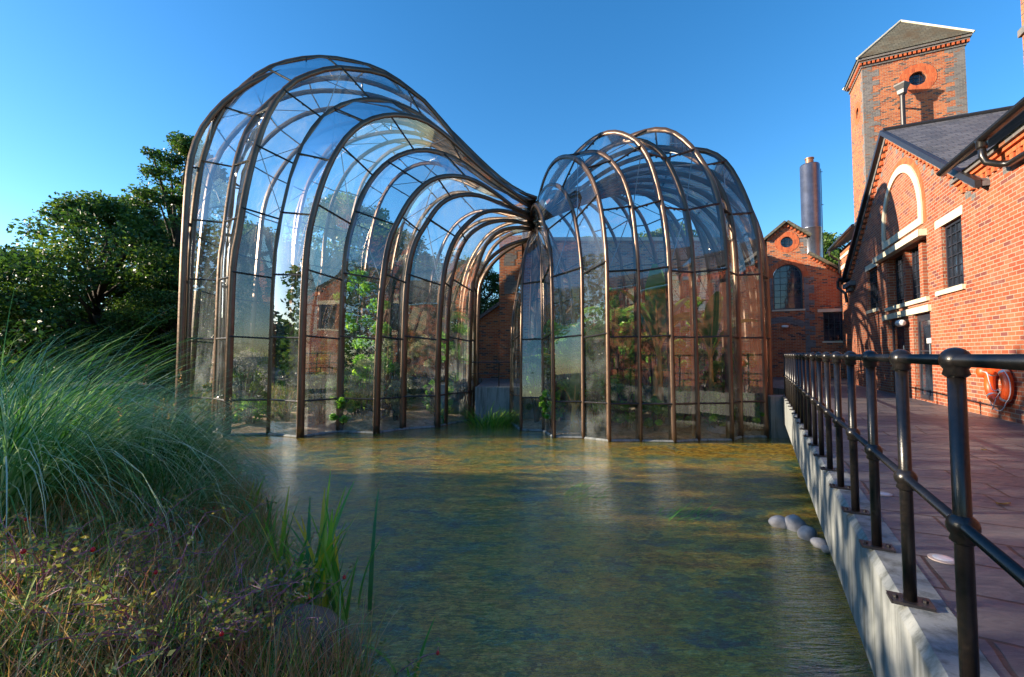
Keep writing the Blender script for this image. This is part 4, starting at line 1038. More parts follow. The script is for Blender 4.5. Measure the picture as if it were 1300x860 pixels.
def glasshouse(name, label, traces, axis, ends, bulge, loc, soil_lab):
    th = thing(name, label, 'glasshouse', loc)
    front = []
    for tr in traces:
        C, L = catmull(rib3d(tr), NS); front.append(C)
    Tm = np.mean([C[-1] for C in front], 0)
    d = np.array(axis, float); d /= np.linalg.norm(d)
    rear = [mirror(C, Tm[:2], d) for C in front]
    # push the throat ends together
    last = front[-1] if ends == 'last' else front[0]
    lastm = rear[-1] if ends == 'last' else rear[0]
    tt = np.linspace(0, 1, NS)
    mids = []
    for f in (0.25, 0.5, 0.75):
        b = bulge*math.sin(math.pi*f)
        mm_ = last*(1-f)+lastm*f
        w_ = (1-tt)**1.2
        mm_ = mm_ + np.stack([d[0]*b*w_, d[1]*b*w_, 0*w_], 1)
        mids.append(mm_)
    if ends == 'last': order = front + mids + rear[::-1]
    else: order = front[::-1] + mids + rear
    nf = len(front)
    Call = np.array(order); centre = np.array([Call[:, 0, 0].mean(), Call[:, 0, 1].mean(), 1.5])
    lens = [np.linalg.norm(np.diff(C, axis=0), axis=1).sum() for C in order]
    for i, C in enumerate(order):
        V, F, B, N = rib_mesh(C, centre)
        np_mesh('rib', V, F, M['rib'], th)
    panes = []
    barcount = 0; bracecount = 0
    stuffV, stuffF = [], []
    for i in range(len(order)-1):
        A, Bc = order[i], order[i+1]; la, lb_ = lens[i], lens[i+1]; lr = min(la, lb_)
        a = np.linspace(0, 1, 17)
        sa_ = a*lr + (la-lr)*a*a; sb = a*lr+(lb_-lr)*a*a
        PA, PB = at_len(A, la, sa_), at_len(Bc, lb_, sb)
        V = np.concatenate([PA, PB]); n = len(a)
        F = np.array([(k, n+k, n+k+1, k+1) for k in range(n-1)])
        np_mesh('glass_pane', V, F, M['glass'], th)
        # glazing bars about every 1.75 m
        nb = max(2, int(lr/1.75)); fr = i < nf if ends == 'last' else (i < nf)
        for k in range(1, nb):
            s = np.array([1.0+1.72*(k-1)]); aa = s/lr
            if aa[0] > 0.93: break
            p = at_len(A, la, aa*lr+(la-lr)*aa*aa)[0]; q = at_len(Bc, lb_, aa*lr+(lb_-lr)*aa*aa)[0]
            if np.linalg.norm(p-q) < .12: continue
            mb = MB(); 
            dn = (centre-(p+q)/2); dn[2] *= .3; dn /= np.linalg.norm(dn); 
            mb.tube([tuple(p-dn*.01), tuple(q-dn*.01)], .027, 6)
            mid = (p+q)/2; mb.tube([tuple(mid-dn*.02), tuple(mid+dn*.05)], .03, 6)
            if barcount < 100 and i < nf+1:
                mb.build('glazing_bar', M['bar'], th); barcount += 1
            else:
                o = len(stuffV); stuffV += mb.v; stuffF += [tuple(o+x for x in f) for f in mb.f]
        for k in range(3, nb-1):
            if (k+i) % 2: continue
            a1 = (1.0+1.72*(k-1))/lr; a2 = (1.0+1.72*k)/lr
            if a2 > .9: break
            A1 = np.array([a1]); A2 = np.array([a2])
            p = at_len(A, la, A1*lr+(la-lr)*A1*A1)[0]; q = at_len(Bc, lb_, A2*lr+(lb_-lr)*A2*A2)[0]
            if np.linalg.norm(p-q) < .3: continue
            dn = (centre-(p+q)/2); dn[2] *= .3; dn /= np.linalg.norm(dn); mb = MB()
            mb.tube([tuple(p+dn*.1), tuple(q+dn*.1)], .014, 5)
            if i < nf+1 and bracecount < 90: mb.build('brace_rod', M['rod'], th); bracecount += 1
            else:
                o = len(stuffV); stuffV += mb.v; stuffF += [tuple(o+x for x in f) for f in mb.f]
    if stuffV:
        mb = MB(); mb.raw(stuffV, stuffF); o = mb.build('glazing_bars', M['bar'], th); o['kind'] = 'stuff'
    # sill round the foot
    mb = MB()
    for i in range(len(order)-1):
        p, q = order[i][0], order[i+1][0]
        mb.tube([(p[0],p[1],ZW+.02),(q[0],q[1],ZW+.02)], .045, 6)
    mb.build('base_sill', M['concrete'], th)
    # throat duct running back into the still house
    mb = MB(); x, y, z = Tm
    K = 14; prev = None
    for j, (yy, sx_, sz, zz) in enumerate(((TY-.15,.34,.42,z),(TY+1.2,.32,.40,z+.05),(TY+3,.34,.40,z+.05),(SY-.2,.36,.42,z+.05))):
        ringp = [(x+(sx_+.0)*math.cos(2*math.pi*k/K), yy, zz+sz*math.sin(2*math.pi*k/K)) for k in range(K)]
        if prev:
            for k in range(K): mb.face([prev[k], prev[(k+1)%K], ringp[(k+1)%K], ringp[k]])
        prev = ringp
    mb.build('throat_duct', M['rib'], th)
    foot = [tuple(C[0][:2]) for C in order]
    return th, foot, order
big, footL, ribsL = glasshouse('large_glasshouse', 'larger glasshouse on the left, its bronze arches sweeping down to a narrow throat', LR, (-1,0.0), 'first', 1.3, (-6,15,ZW), '')
small, footR, ribsR = glasshouse('small_glasshouse', 'smaller glasshouse on the right, tall bronze arches packed with tropical plants', RR, (.945,-.20), 'last', .5, (4.5,14.5,ZW), '')
for foot, lab in ((footL, 'bark and gravel bed inside the large glasshouse'), (footR, 'dark earth bed inside the small glasshouse')):
    cx_ = sum(p[0] for p in foot)/len(foot); cy_ = sum(p[1] for p in foot)/len(foot)
    N = len(foot); V = []; F = []
    K = 14
    for i, p in enumerate(foot):
        for k in range(K+1):
            f = (k/K); x = p[0]+(cx_-p[0])*f; y = p[1]+(cy_-p[1])*f
            V.append((x, y, ZW+.03+ .28*(1-math.exp(-f*4)) + .05*math.sin(x*5+y*3)*min(1,f*6)))
    for i in range(N-1):
        for k in range(K): F.append((i*(K+1)+k, (i+1)*(K+1)+k, (i+1)*(K+1)+k+1, i*(K+1)+k+1))
    o = np_mesh('soil', V, F, M['soil'], smooth=True); tag(o, lab, kind='structure')

# ------------------------------------------------------------------ vegetation
def jit(n, s): return RS.randn(n, 3)*s
def crown_points(h0, h1, rad, clumps, per, shape=1.0, seed=0, flat=.55):
    rs = np.random.RandomState(seed); pts = []; cc = []
    for k in range(clumps):
        f = rs.rand()**.8; z = h0+(h1-h0)*f
        prof = (math.sin(math.pi*min(1, (0.12+0.88*f)))**.6) if shape == 1.0 else (1-f)**.7+.12
        a = rs.rand()*2*math.pi; r = rad*prof*math.sqrt(rs.rand()*.75+.25)
        c = np.array([r*math.cos(a), r*math.sin(a), z]); cs = rad*(.13+.15*rs.rand())
        cc.append(c); d = rs.randn(per, 3); d /= np.linalg.norm(d, axis=1)[:, None]; d *= (rs.rand(per)**.45)[:, None]
        pts.append(c + d*np.array([cs, cs, cs*flat]))
    return np.concatenate(pts), cc
def make_tree(name, label, loc, h, rad, leafmat, clumps=95, per=260, lsize=.24, seed=1, h0=.12, group=None, flat=.55):
    t = thing(name, label, 'tree', loc, group=group)
    P, cc = crown_points(h*h0, h*.97, rad, clumps, per, 1.0, seed, flat)
    V, F = leaves(P, lsize, .55, 0.0, np.random.RandomState(seed+5))
    rs = np.random.RandomState(seed+9); cl = np.repeat(rs.rand(clumps), per)
    rnd = np.clip(cl*.55+rs.rand(len(P))*.45, 0, 1)
    np_mesh('crown', V, F, leafmat, t, rnd, local=True)
    mb = MB(); tr = h*.022+.05
    path = [(0.15*math.sin(k*1.1)*k*.2, 0.12*math.cos(k*1.7)*k*.2, h*.92*k/8-.4) for k in range(9)]
    mb.tube([(x+loc[0], y+loc[1], z+loc[2]) for x,y,z in path], [tr*(1-.1*k) for k in range(9)], 8)
    for c in cc[::4]:
        z0 = max(.3, c[2]*.62); k = min(7, int((z0+.4)/(h*.92)*8)); b = path[k]
        mb.tube([(b[0]+loc[0],b[1]+loc[1],z0+loc[2]), ((b[0]+c[0])/2+loc[0],(b[1]+c[1])/2+loc[1],(z0+c[2])/2+.15*h*.1+loc[2]), (c[0]+loc[0],c[1]+loc[1],c[2]+loc[2])], [tr*.35,tr*.22,tr*.08], 5)
    mb.build('trunk', M['bark'], t, smooth=True)
    return t
def copy_tree(src, label, loc, s, rz, group=None):
    t = src.copy(); COL.objects.link(t); t.location = loc; t.rotation_euler = (0,0,rz); t.scale = s
    t['label'] = label
    if group: t['group'] = group
    for ch in list(src.children):
        c = ch.copy(); COL.objects.link(c); c.parent = t
    return t
TG = 'trees beyond the pond'
tA = make_tree('leafy_tree', 'dark broad tree with a rounded crown at the far left behind the grass', (-19.9,21.5,-.6), 9.3, 4.8, M['leaf_dark'], 210, 190, .19, 3, .06, TG)
tB = make_tree('tall_tree', 'tallest dark tree, its tip beside the left shoulder of the large glasshouse', (-18.3,24.5,-.6), 14.0, 3.3, M['leaf_dark'], 200, 170, .19, 8, .08, TG)
tC = make_tree('sunlit_tree', 'sunlit green tree seen through the middle of the large glasshouse', (-12.0,32.0,-.4), 13.0, 5.0, M['leaf_mid'], 110, 280, .26, 5, .05, TG)
def cp(src, label, x, y, h, wf=1.0, rz=0.0, z=-.6):
    base = {tA.name: 9.3, tB.name: 14.0, tC.name: 13.0}[src.name]; k = h/base
    return copy_tree(src, label, (x,y,z), (k*wf,k*wf,k), rz, TG)
cp(tB, 'dark tree filling the gap between rounded crown and tallest tree', -21.6, 27.5, 10.2, 1.4, 2.0)
cp(tA, 'low dark tree cut by the left edge of the photo', -27.5, 24.0, 7.2, 1.1, 1.0)
cp(tA, 'bushy dark tree low behind the reeds between the left trees', -15.8, 21.4, 5.6, 1.0, 4.0)
cp(tA, 'shrubby dark tree behind the tall blue grass', -22.2, 20.2, 4.6, 1.15, 2.6)
cp(tC, 'yellow green tree behind the left end of the large glasshouse', -17.5, 30.0, 10.5, 1.0, 1.0)
cp(tB, 'dark tree behind the left arches of the large glasshouse', -14.5, 26.0, 9.0, 1.25, 3.0)
cp(tA, 'dark leafy tree behind the left centre arches of the large glasshouse', -11.4, 25.5, 7.6, 1.1, 5.1)
cp(tB, 'dark tree half hidden behind the citrus tree', -7.0, 25.0, 7.8, 1.3, 4.4)
cp(tC, 'green tree behind the tall centre arches of the large glasshouse', -8.5, 30.0, 10.5, 1.1, 2.2)
cp(tC, 'rounded tree behind the lower arches near the throat', -5.2, 28.5, 7.6, 1.2, 3.7)
cp(tA, 'dark green tree framed by the opening between the two glasshouses', -2.6, 27.0, 7.4, 1.0, .5)
cp(tC, 'tree showing above the still house roof through the small glasshouse', 6.0, 35.0, 10.9, 1.2, 5.0)
cp(tC, 'tree behind the right shoulder of the small glasshouse', 13.2, 37.0, 12.6, 1.0, 2.9)
cp(tC, 'small sunlit tree showing right of the steel chimney', 23.2, 33.5, 10.9, .8, .2)
cp(tB, 'far tree peeping over the roof of the low brick range', 27.5, 34.5, 11.2, .7, 2.2)
# added leafy screen out of view, shaped to shade the near bank, water and paving
hg = thing('shade_screen', 'tall leafy screen added outside the frame on the left to shade the foreground', 'shade_screen', (-19.5,-8,-.9))
rs = np.random.RandomState(4); n = 20500
Y_ = 8.9-34*rs.rand(n); Y_ = np.where(Y_ > 7.6, Y_-.9*rs.rand(n)**2, Y_); top = np.clip(6.85+(8.45-Y_)*1.25, 6.8, 12.5)+.12*rs.randn(n); Z_ = -.9+(top+.9)*rs.rand(n); X_ = -19.5+rs.uniform(-1,1,n)
V, F = leaves(np.stack([X_,Y_,Z_],1), .36, .7, 0, rs); np_mesh('foliage', V, F, M['leaf_dark'], hg, rs.rand(n))
mb = MB()
for k in range(12): mb.tube([(-19.5,8-2.8*k,-1),(-19.5,8-2.8*k,4)], [.12,.07], 6)
mb.build('stems', M['bark'], hg)

rs = np.random.RandomState(8); n = 26000; X_ = rs.uniform(-66,-54,n); Y_ = rs.uniform(-30,75,n); top = 6.5+1.6*np.sin(Y_*.31)+1.3*np.sin(Y_*.83+1)  # added wood: dims the white horizon mirrored in the glasshouse panes
Z_ = -1+(top+1)*rs.rand(n)**.8; V, F = leaves(np.stack([X_,Y_,Z_],1), 1.0, .7, 0, rs)
o = np_mesh('added_wood', V, F, M['leaf_dark'], None, rs.rand(n)); tag(o, 'low wood added far left to darken the sky mirrored in the glasshouse panes', 'wood', kind='stuff')

# ---- interior shrubs
def shrub(name, label, x, y, z, h, rad, mat, n=2600, ls=.09, seed=0, cat='shrub', asp=.5, flowers=None, clumps=26):
    t = thing(name, label, cat, (x,y,z))
    P, cc = crown_points(h*.12, h*.96, rad, clumps, n//clumps, 1.0, seed, .8)
    V, F = leaves(P, ls, asp, .15, np.random.RandomState(seed+1))
    rs = np.random.RandomState(seed+2); cl = np.repeat(rs.rand(clumps), n//clumps)
    np_mesh('foliage', V, F, mat, t, np.clip(cl*.5+rs.rand(len(P))*.5,0,1), local=True)
    mb = MB()
    for c in cc[::2]:
        mb.tube([(x+c[0]*.08,y+c[1]*.08,z-.15),(x+c[0]*.45,y+c[1]*.45,z+c[2]*.55),(x+c[0],y+c[1],z+c[2])], [.03,.018,.006], 5)
    mb.build('stems', M['bark'], t)
    if flowers:
        rs = np.random.RandomState(seed+3); idx = rs.choice(len(P), flowers[1])
        V, F = leaves(P[idx]*1.04, .07, .9, 0, rs); np_mesh('flowers', V, F, flowers[0], t, local=True)
    return t
zs = ZW+.25
S1 = shrub
S1('olive_tree', 'silvery olive tree behind the glass near the throat of the large glasshouse', -2.9,16.6,zs,3.1,1.05,M['leaf_olive'],5200,.085,1,'tree',.3)
S1('olive_tree', 'smaller silvery olive bush left of the olive tree by the throat', -4.3,15.9,zs,2.5,.85,M['leaf_olive'],3600,.085,2,'tree',.3)
S1('citrus_tree', 'tall bright green citrus tree in the middle of the large glasshouse', -5.1,15.2,zs,4.9,1.25,M['leaf_lush'],6500,.10,3,'tree')
S1('conifer', 'dark upright shrub close to the glass in the large glasshouse', -6.75,13.6,zs,2.1,.42,M['leaf_dark'],3400,.07,4)
S1('shrub', 'loose brown green shrub with orange blooms close to the glass', -5.75,13.5,zs,1.9,.55,M['leaf_mid'],2600,.07,5,'shrub',.5,(M['fallen'],70))
S1('lavender', 'grey violet lavender mound behind the left panes', -8.7,14.6,zs,2.1,1.0,M['leaf_blue'],5200,.07,6,'shrub',.3)
S1('shrub', 'wide green shrub in shade at the left end of the large glasshouse', -9.6,16.4,zs,2.2,1.1,M['leaf_mid'],3800,.09,7)
S1('shrub', 'low yellow flowering plant behind the far left panes', -9.3,13.9,zs,1.15,.35,M['leaf_mid'],1300,.07,8,'shrub',.5,(M['yellow'],60))
S1('shrub', 'fresh green low bush along the front glass of the large glasshouse', -7.7,13.35,zs-.05,.75,.65,M['leaf_lush'],2400,.08,9)
S1('shrub', 'pale feathery bush behind the citrus tree', -4.5,13.9,zs,1.9,.75,M['leaf_olive'],3400,.08,10,'shrub',.25)
S1('shrub', 'green bush at the gravel edge left of the throat', -2.5,15.2,zs-.1,1.4,.55,M['leaf_lush'],2400,.085,11)
S1('shrub', 'dark green bush deep inside the large glasshouse', -6.8,17.2,zs,2.7,1.2,M['leaf_mid'],4200,.10,12)
S1('shrub', 'bluish spiky bush at the foot of the centre arch', -4.05,13.6,zs-.1,.8,.3,M['leaf_blue'],1000,.12,13,'shrub',.2)
# small house: dense tropical growth
dense = [('lowest leafy bush just inside the arch nearest the throat', .75,13.9,2.6,.5),('tall leafy climber behind the pale narrow arches', 1.3,14.8,3.3,.75),
 ('dense green bush behind the small palm', 2.0,14.5,3.0,.8),('broad glossy bush right of the small palm', 2.75,13.4,2.5,.6),
 ('bright leaved shrub at the glass between the tan arches', 3.2,12.6,1.7,.55),('mid green shrub below the brick reflection', 3.4,14.2,3.1,.85),
 ('dark shrub behind the tallest banana plant', 4.6,14.6,2.9,.8),('low shrub right of the tallest banana plant', 5.0,12.9,1.3,.45),
 ('leafy shrub between the two banana plants', 5.3,14.2,2.5,.7),('low lush bush with a pink bloom at the right front', 6.0,12.75,1.2,.5),
 ('green shrub behind the second banana plant', 6.5,14.4,2.6,.75),('shady bush at the right end of the small glasshouse', 6.9,13.4,2.2,.5),
 ('low ground bush beside the right end arch', 7.0,12.9,1.1,.35),('tall shaded shrub at the back of the small glasshouse', 4.6,17.0,3.4,1.2)]
for k, (lab, x, y, h, r) in enumerate(dense):
    S1('tropical_shrub', lab, x, y, zs-.05, h, r, M['leaf_lush'] if k % 3 else M['leaf_mid'], int(5200+3200*r), .13, 30+k, 'shrub', .55, (M['redflower'], 7) if k == 9 else None)

extra = [('feathery pale bush low behind the first panes right of the corner', -6.1,14.4,1.5,.6,'leaf_olive'),('bushy green herb along the front glass below the citrus tree', -5.0,13.25,1.0,.45,'leaf_lush'),
 ('grey green herb beside the dark upright shrub', -7.2,14.3,1.7,.55,'leaf_blue'),('bright bush under the citrus tree', -4.9,14.4,1.6,.7,'leaf_lush'),('silver bush at the glass left of the gravel', -3.7,14.3,1.2,.5,'leaf_olive'),
 ('tall leafy shrub at the back of the large glasshouse', -4.5,18.0,3.2,1.3,'leaf_mid'),('second tall shrub at the back left of the large glasshouse', -8.8,18.2,3.0,1.3,'leaf_mid')]
for k, (lab, x, y, h, r, mt) in enumerate(extra):
    S1('shrub', lab, x, y, zs-.05, h, r, M[mt], int(2600+2400*r), .085, 70+k)
extra = [('low fern like bush right behind the glass left of the young banana', 1.15,12.95,1.1,.35),('leafy bush right behind the glass right of the young banana', 2.35,12.5,1.5,.4),
 ('climbing greenery tall behind the middle panes of the small glasshouse', 3.0,13.6,4.2,.6),('low green ferns at the foot of the tallest banana', 3.9,12.35,.9,.4),
 ('green ferns at the foot of the second banana', 5.5,12.3,1.0,.42),('bright low ferns at the right front corner', 6.55,12.55,1.0,.35),('tall climber behind the right shoulder arches', 6.3,15.3,4.2,.8)]
for k, (lab, x, y, h, r) in enumerate(extra):
    S1('tropical_shrub', lab, x, y, zs-.05, h, r, M['leaf_lush'], int(3000+3000*r), .12, 90+k)

def leaf_blade(path, width, fold=.25, n=10, slits=0, rs=random):
    """broad leaf along a midrib path"""
    P = [Vector(p) for p in path]; m = len(P); V = []; F = []
    for i, p in enumerate(P):
        t = i/(m-1); d = (P[min(i+1,m-1)]-P[max(i-1,0)]).normalized(); side = d.cross(Vector((0,0,1)))
        if side.length < .1: side = Vector((1,0,0))
        side.normalize(); up = side.cross(d)
        w = width*max(0.02, math.sin(math.pi*min(1,(t*.93+.05)))**.65)*(1+.05*math.sin(i*2.1))
        V += [p-side*w/2+up*w*fold, p, p+side*w/2+up*w*fold]
    for i in range(m-1):
        F += [(i*3,i*3+1,i*3+4,i*3+3),(i*3+1,i*3+2,i*3+5,i*3+4)]
    return V, F
def banana(label, x, y, z, stem_h, leafspec, seed):
    t = thing('banana_plant', label, 'banana plant', (x,y,z)); rs = random.Random(seed)
    for k in range(3):
        dx, dy = rs.uniform(-.16,.16), rs.uniform(-.12,.12); hh = stem_h*(1 if k == 0 else rs.uniform(.35,.8))
        mb = MB(); mb.tube([(x+dx,y+dy,z-.2),(x+dx*.8,y+dy,z+hh*.5),(x+dx*.5,y+dy*.5,z+hh)], [.095,.075,.05], 10); mb.build('stem', M['stem_yellow'], t, smooth=True)
    for (az, up, L, droop, w) in leafspec:
        a = R(az); n = 14; pts = []; px_, pz = 0.0, stem_h*.85
        th = R(90-up)
        for i in range(n):
            pts.append((x+px_*math.cos(a), y+px_*math.sin(a), z+pz))
            px_ += math.sin(th)*L/n; pz += math.cos(th)*L/n; th += R(droop)/n*(.4+1.2*i/n)
        V, F = leaf_blade(pts[3:], w, .18)
        mb = MB(); mb.raw(V, F); mb.rnd = [min(1,max(0,rs.gauss(.45,.2)))]*0 + [rs.random()*.25+rs.random()*.35+.15 for _ in F]
        lf = mb.build('leaf', M['banana'], t, smooth=True)
        mb = MB(); mb.tube(pts[:9], [.035-.003*i for i in range(9)], 6); mb.build('leaf_stalk', M['stem_yellow'], lf)
    return t
banana('tallest banana plant with yellow stems and upright paddle leaves', 4.25,13.15,zs,2.3,
 [(250,80,2.9,25,.62),(10,74,2.6,70,.58),(180,78,2.5,60,.55),(300,66,2.2,100,.5),(100,70,2.3,90,.55),(60,84,2.9,20,.55)], 2)
banana('second banana plant with hanging folded leaves at the right of the small glasshouse', 5.85,13.25,zs,2.1,
 [(200,76,2.3,120,.5),(330,76,2.2,130,.5),(260,82,2.4,60,.48),(90,72,2.2,90,.5),(20,80,2.6,40,.45)], 5)
banana('young banana plant with bright leaves at the front glass', 1.75,12.65,zs,.5,
 [(200,70,1.2,50,.3),(330,66,1.2,60,.32),(270,80,1.3,30,.3),(90,70,1.1,50,.28),(20,50,1.0,70,.26)], 7)
def palm(label, x, y, z, h, nf, L, seed):
    t = thing('palm', label, 'palm', (x,y,z)); rs = random.Random(seed)
    mb = MB(); mb.tube([(x,y,z-.2),(x+.05,y,z+h*.5),(x,y,z+h)], [.11,.08,.06], 8); mb.build('trunk', M['bark'], t)
    for k in range(nf):
        a = 2*math.pi*k/nf+rs.uniform(-.3,.3); th = R(rs.uniform(12,45)); r_, zz = 0, h; pts = []
        for i in range(16):
            pts.append(np.array([x+r_*math.cos(a), y+r_*math.sin(a), z+zz])); r_ += math.sin(th)*L/15; zz += math.cos(th)*L/15; th += R(rs.uniform(6,9))
        V = []; F = []
        for i in range(2, 16):
            p = pts[i]; d = pts[i]-pts[i-1]; d /= np.linalg.norm(d); sd_ = np.cross(d, [0,0,1]); sd_ /= np.linalg.norm(sd_)
            for j in (0, .5):
                for sg in (-1, 1):
                    l = L*.32*math.sin(math.pi*min(1,(i+2)/18)); q = p - d*j*L/15
                    tip = q + sd_*sg*l*.85 + d*l*.5 - np.array([0,0,l*.35]); mid_ = (q+tip)/2 + np.array([0,0,.03])
                    o = len(V); V += [q, mid_+d*.016, tip, mid_-d*.016]; F.append((o,o+1,o+2,o+3))
        mb = MB(); mb.raw(V, F); mb.rnd = [rs.random()*.6+.3 for _ in F]; fr_ = mb.build('frond', M['leaf_lush'], t)
        mb = MB(); mb.tube([tuple(p) for p in pts], [.018-.001*i for i in range(16)], 5); mb.build('frond_rib', M['stem_yellow'], fr_)
palm('small palm with arching fronds behind the narrow pale arches', 1.55,14.1,zs,1.6,11,1.15,1)
palm('palm with drooping yellow green fronds right of the small palm', 2.15,13.6,zs,2.3,11,1.5,4)
palm('shaded palm deep in the small glasshouse behind the bananas', 3.6,15.6,zs,3.0,12,1.8,6)
# big pot
pt = thing('plant_pot', 'pale stone pot low behind the second banana plant', 'pot', (6.35,13.7,zs))
mb = MB(); mb.lathe((6.35,13.7,zs), [(.22,0),(.30,.25),(.36,.7),(.40,.72),(.40,.80),(.33,.80),(.30,.6)], 24); mb.build('bowl', M['stone'], pt, smooth=False)
# rocks inside the small house
def rock(name, label, cat, c, s, seed, mat, group=None, sub=3):
    bm = bmesh.new(); bmesh.ops.create_icosphere(bm, subdivisions=sub, radius=1); rs = random.Random(seed)
    ph = [rs.uniform(0,6) for _ in range(6)]
    for v in bm.verts:
        p = v.co; k = 1+.10*math.sin(2.1*p.x+ph[0])*math.cos(1.7*p.y+ph[1])+.07*math.sin(3.7*p.z+ph[2]+p.x*2)+.035*math.sin(7*p.y+ph[3])*math.sin(6*p.x+ph[4])
        v.co = Vector((p.x*s[0]*k, p.y*s[1]*k, p.z*s[2]*k))
    me = bpy.data.meshes.new(name); bm.to_mesh(me); bm.free(); me.materials.append(mat)
    me.polygons.foreach_set('use_smooth', [True]*len(me.polygons))
    o = bpy.data.objects.new(name, me); COL.objects.link(o); o.location = c; o.rotation_euler = (0,0,rs.uniform(0,3)); ROOTS[o.name] = (Vector(c),0,None)
    return tag(o, label, cat, group)
rock('rock', 'rounded grey rock inside the right front of the small glasshouse', 'rock', (5.7,12.35,zs-.12), (.36,.25,.26), 3, M['cobble'])
rock('rock', 'pinkish rock at the foot of the young banana plant', 'rock', (1.75,12.75,zs-.12), (.35,.2,.13), 5, M['boulder'])
for k, (x, y, lab, s) in enumerate(((989,664,'leftmost grey stone of the row in the water, egg shaped', (.125,.10,.085)),(1009,667,'second grey stone of the row in the water, the biggest', (.125,.12,.135)),
    (1026,679,'third grey stone of the row in the water, smooth and round', (.11,.11,.115)),(1041,690,'fourth grey stone, flat and nearest the concrete wall', (.10,.09,.06)),(1049,697,'tiny grey stone half hidden by the concrete wall', (.05,.05,.05)))):
    gx, gy = ground_at(x, y, ZW+.04)
    rock('stone', lab, 'stone', (gx,gy,ZW+.035), s, 20+k, M['cobble'], 'row of stones in the water by the deck')
for (x, y, z, s, lab, sd_) in ((378,822,-.98,(.42,.30,.24),'mossy brown boulder at the water edge below the iris',1),(300,790,-1.0,(.22,.2,.14),'smaller mossy boulder left of the shore boulder',4),
                              (785,832,-1.42,(.16,.10,.05),'pale flat stone under the water near the bottom of the photo',7)):
    gx, gy = ground_at(x, y, z); rock('boulder', lab, 'boulder', (gx,gy,z), s, 40+sd_, M['boulder'] if sd_ < 7 else M['cobble'], None, 4)

# ---- foreground grasses
def gz(x, y): return float(terr(np.array([x]), np.array([y]))[0])
def tussock(label, x, y, h, n, mat, az0=0.0, seed=0, rad=.3, bend=1.9, w=.006, name='grass_tussock', cat='ornamental grass', dryfrac=.0, flowers=0):
    z = gz(x, y); t = thing(name, label, cat, (x,y,z)); rs = np.random.RandomState(seed)
    a = rs.rand(n)*2*math.pi; r = rad*np.sqrt(rs.rand(n))
    base = np.stack([x+r*np.cos(a), y+r*np.sin(a), np.full(n, z-.05)], 1)
    az = a + rs.randn(n)*.5; az = np.where(rs.rand(n) < .3, az0+rs.randn(n)*.8, az)
    L = h*(1.1+.5*rs.rand(n)); V, F, P = blades(base, L, w*(.7+.6*rs.rand(n)), az, .05+.38*rs.rand(n), bend*(.45+.75*rs.rand(n)), 8, rs, 1.2)
    rnd = np.repeat(rs.rand(n), 8)
    np_mesh('leaves', V, F, mat, t, rnd)
    if flowers:
        idx = rs.choice(n, flowers, replace=False); pts = []
        V = []; 
        for i in idx:
            tip = P[i, 5]; 
            pts = [tip + np.array([0,0,.012*k*.6]) + rs.randn(3)*.008 for k in range(26)]
            V, F = leaves(np.array(pts), .022, .4, .5, rs); np_mesh('seed_head', V, F, M['grass_dry'], t, rs.rand(len(pts)))
    return t
TL = [('biggest blue green grass tussock at the left edge, arching over the bank', -4.2,3.7,1.85,1900,0.2),
 ('blue green tussock behind the biggest one, its tips against the dark trees', -5.4,5.0,1.6,1500,0.1),
 ('arching blue tussock in the middle of the bank, leaning towards the water', -4.5,5.6,1.35,1500,-.2),
 ('farthest blue tussock, beside the left corner of the large glasshouse', -6.9,7.9,1.35,1400,-.1),
 ('pale arching tussock on the shore below the large glasshouse corner', -5.6,7.6,1.0,1300,-.2),
 ('wide tussock spilling down to the shore left of the glasshouse reflection', -3.9,5.1,.95,1400,-.5),
 ('tussock far back at the left edge under the dark trees', -7.6,6.4,1.95,1500,.3),
 ('green tussock near the middle of the bank behind the rose stems', -3.35,4.3,.8,1100,-.1)]
for k, (lab, x, y, h, n, az) in enumerate(TL):
    tussock(lab, x, y, h*.95, int(n*.5), M['grass_blue'] if True else M['grass_green'], az, 50+k, .30+.05*h, 2.3, .012, flowers=(12 if k in (0,2,4) else 0))
tussock('bright reedy clump in front of the far concrete wall', -.72,14.55,.95,420,M['grass_green'],0,77,.5,1.5,.03,'reed_clump','reeds')
# undergrowth: uncountable
def scatter(n, x0, x1, y0, y1, dmin, dmax, rs):
    X = rs.uniform(x0, x1, n*4); Y = rs.uniform(y0, y1, n*4); d = sdist(X, Y); bx_, by_ = ground_at(372,818,-.95); m_ = (d > dmin) & (d < dmax) & (np.hypot(X-bx_, Y-by_) > .42); return X[m_][:n], Y[m_][:n]
def ground_grass(name, label, n, box, dm, hl, mats, w, seed, bend=1.4):
    rs = np.random.RandomState(seed); X, Y = scatter(n, *box, *dm, rs); n = len(X); Z = terr(X, Y)
    L = rs.uniform(*hl, n); V, F, P = blades(np.stack([X,Y,Z-.03],1), L, w*(.6+.8*rs.rand(n)), rs.rand(n)*6.28, .05+.5*rs.rand(n), bend*rs.rand(n), 5, rs, 1.5)
    mi = np.repeat((rs.rand(n)*len(mats)).astype(int), 5)
    o = np_mesh(name, V, F, mats, None, np.repeat(rs.rand(n), 5), mi=mi); tag(o, label, 'grass', kind='stuff')
G = [M['grass_green'], M['grass_blue'], M['grass_dry'], M['grass_dry'], M['grass_dry']]
ground_grass('bank_grass', 'fine mixed green and straw grass covering the near bank', 17000, (-4.6,.4,1.2,6.5), (.02,3.2), (.25,.68), G, .0075, 1)
ground_grass('bank_grass', 'thinner grass over the middle of the bank', 13000, (-9,-2.5,4.5,12), (.02,5), (.25,.75), G[:3], .009, 2)
ground_grass('lawn', 'short sunlit grass beyond the bank and round the glasshouses', 15000, (-26,-8,9,22), (.1,14), (.12,.38), [M['grass_green'], M['leaf_mid'], M['grass_dry']], .022, 3)
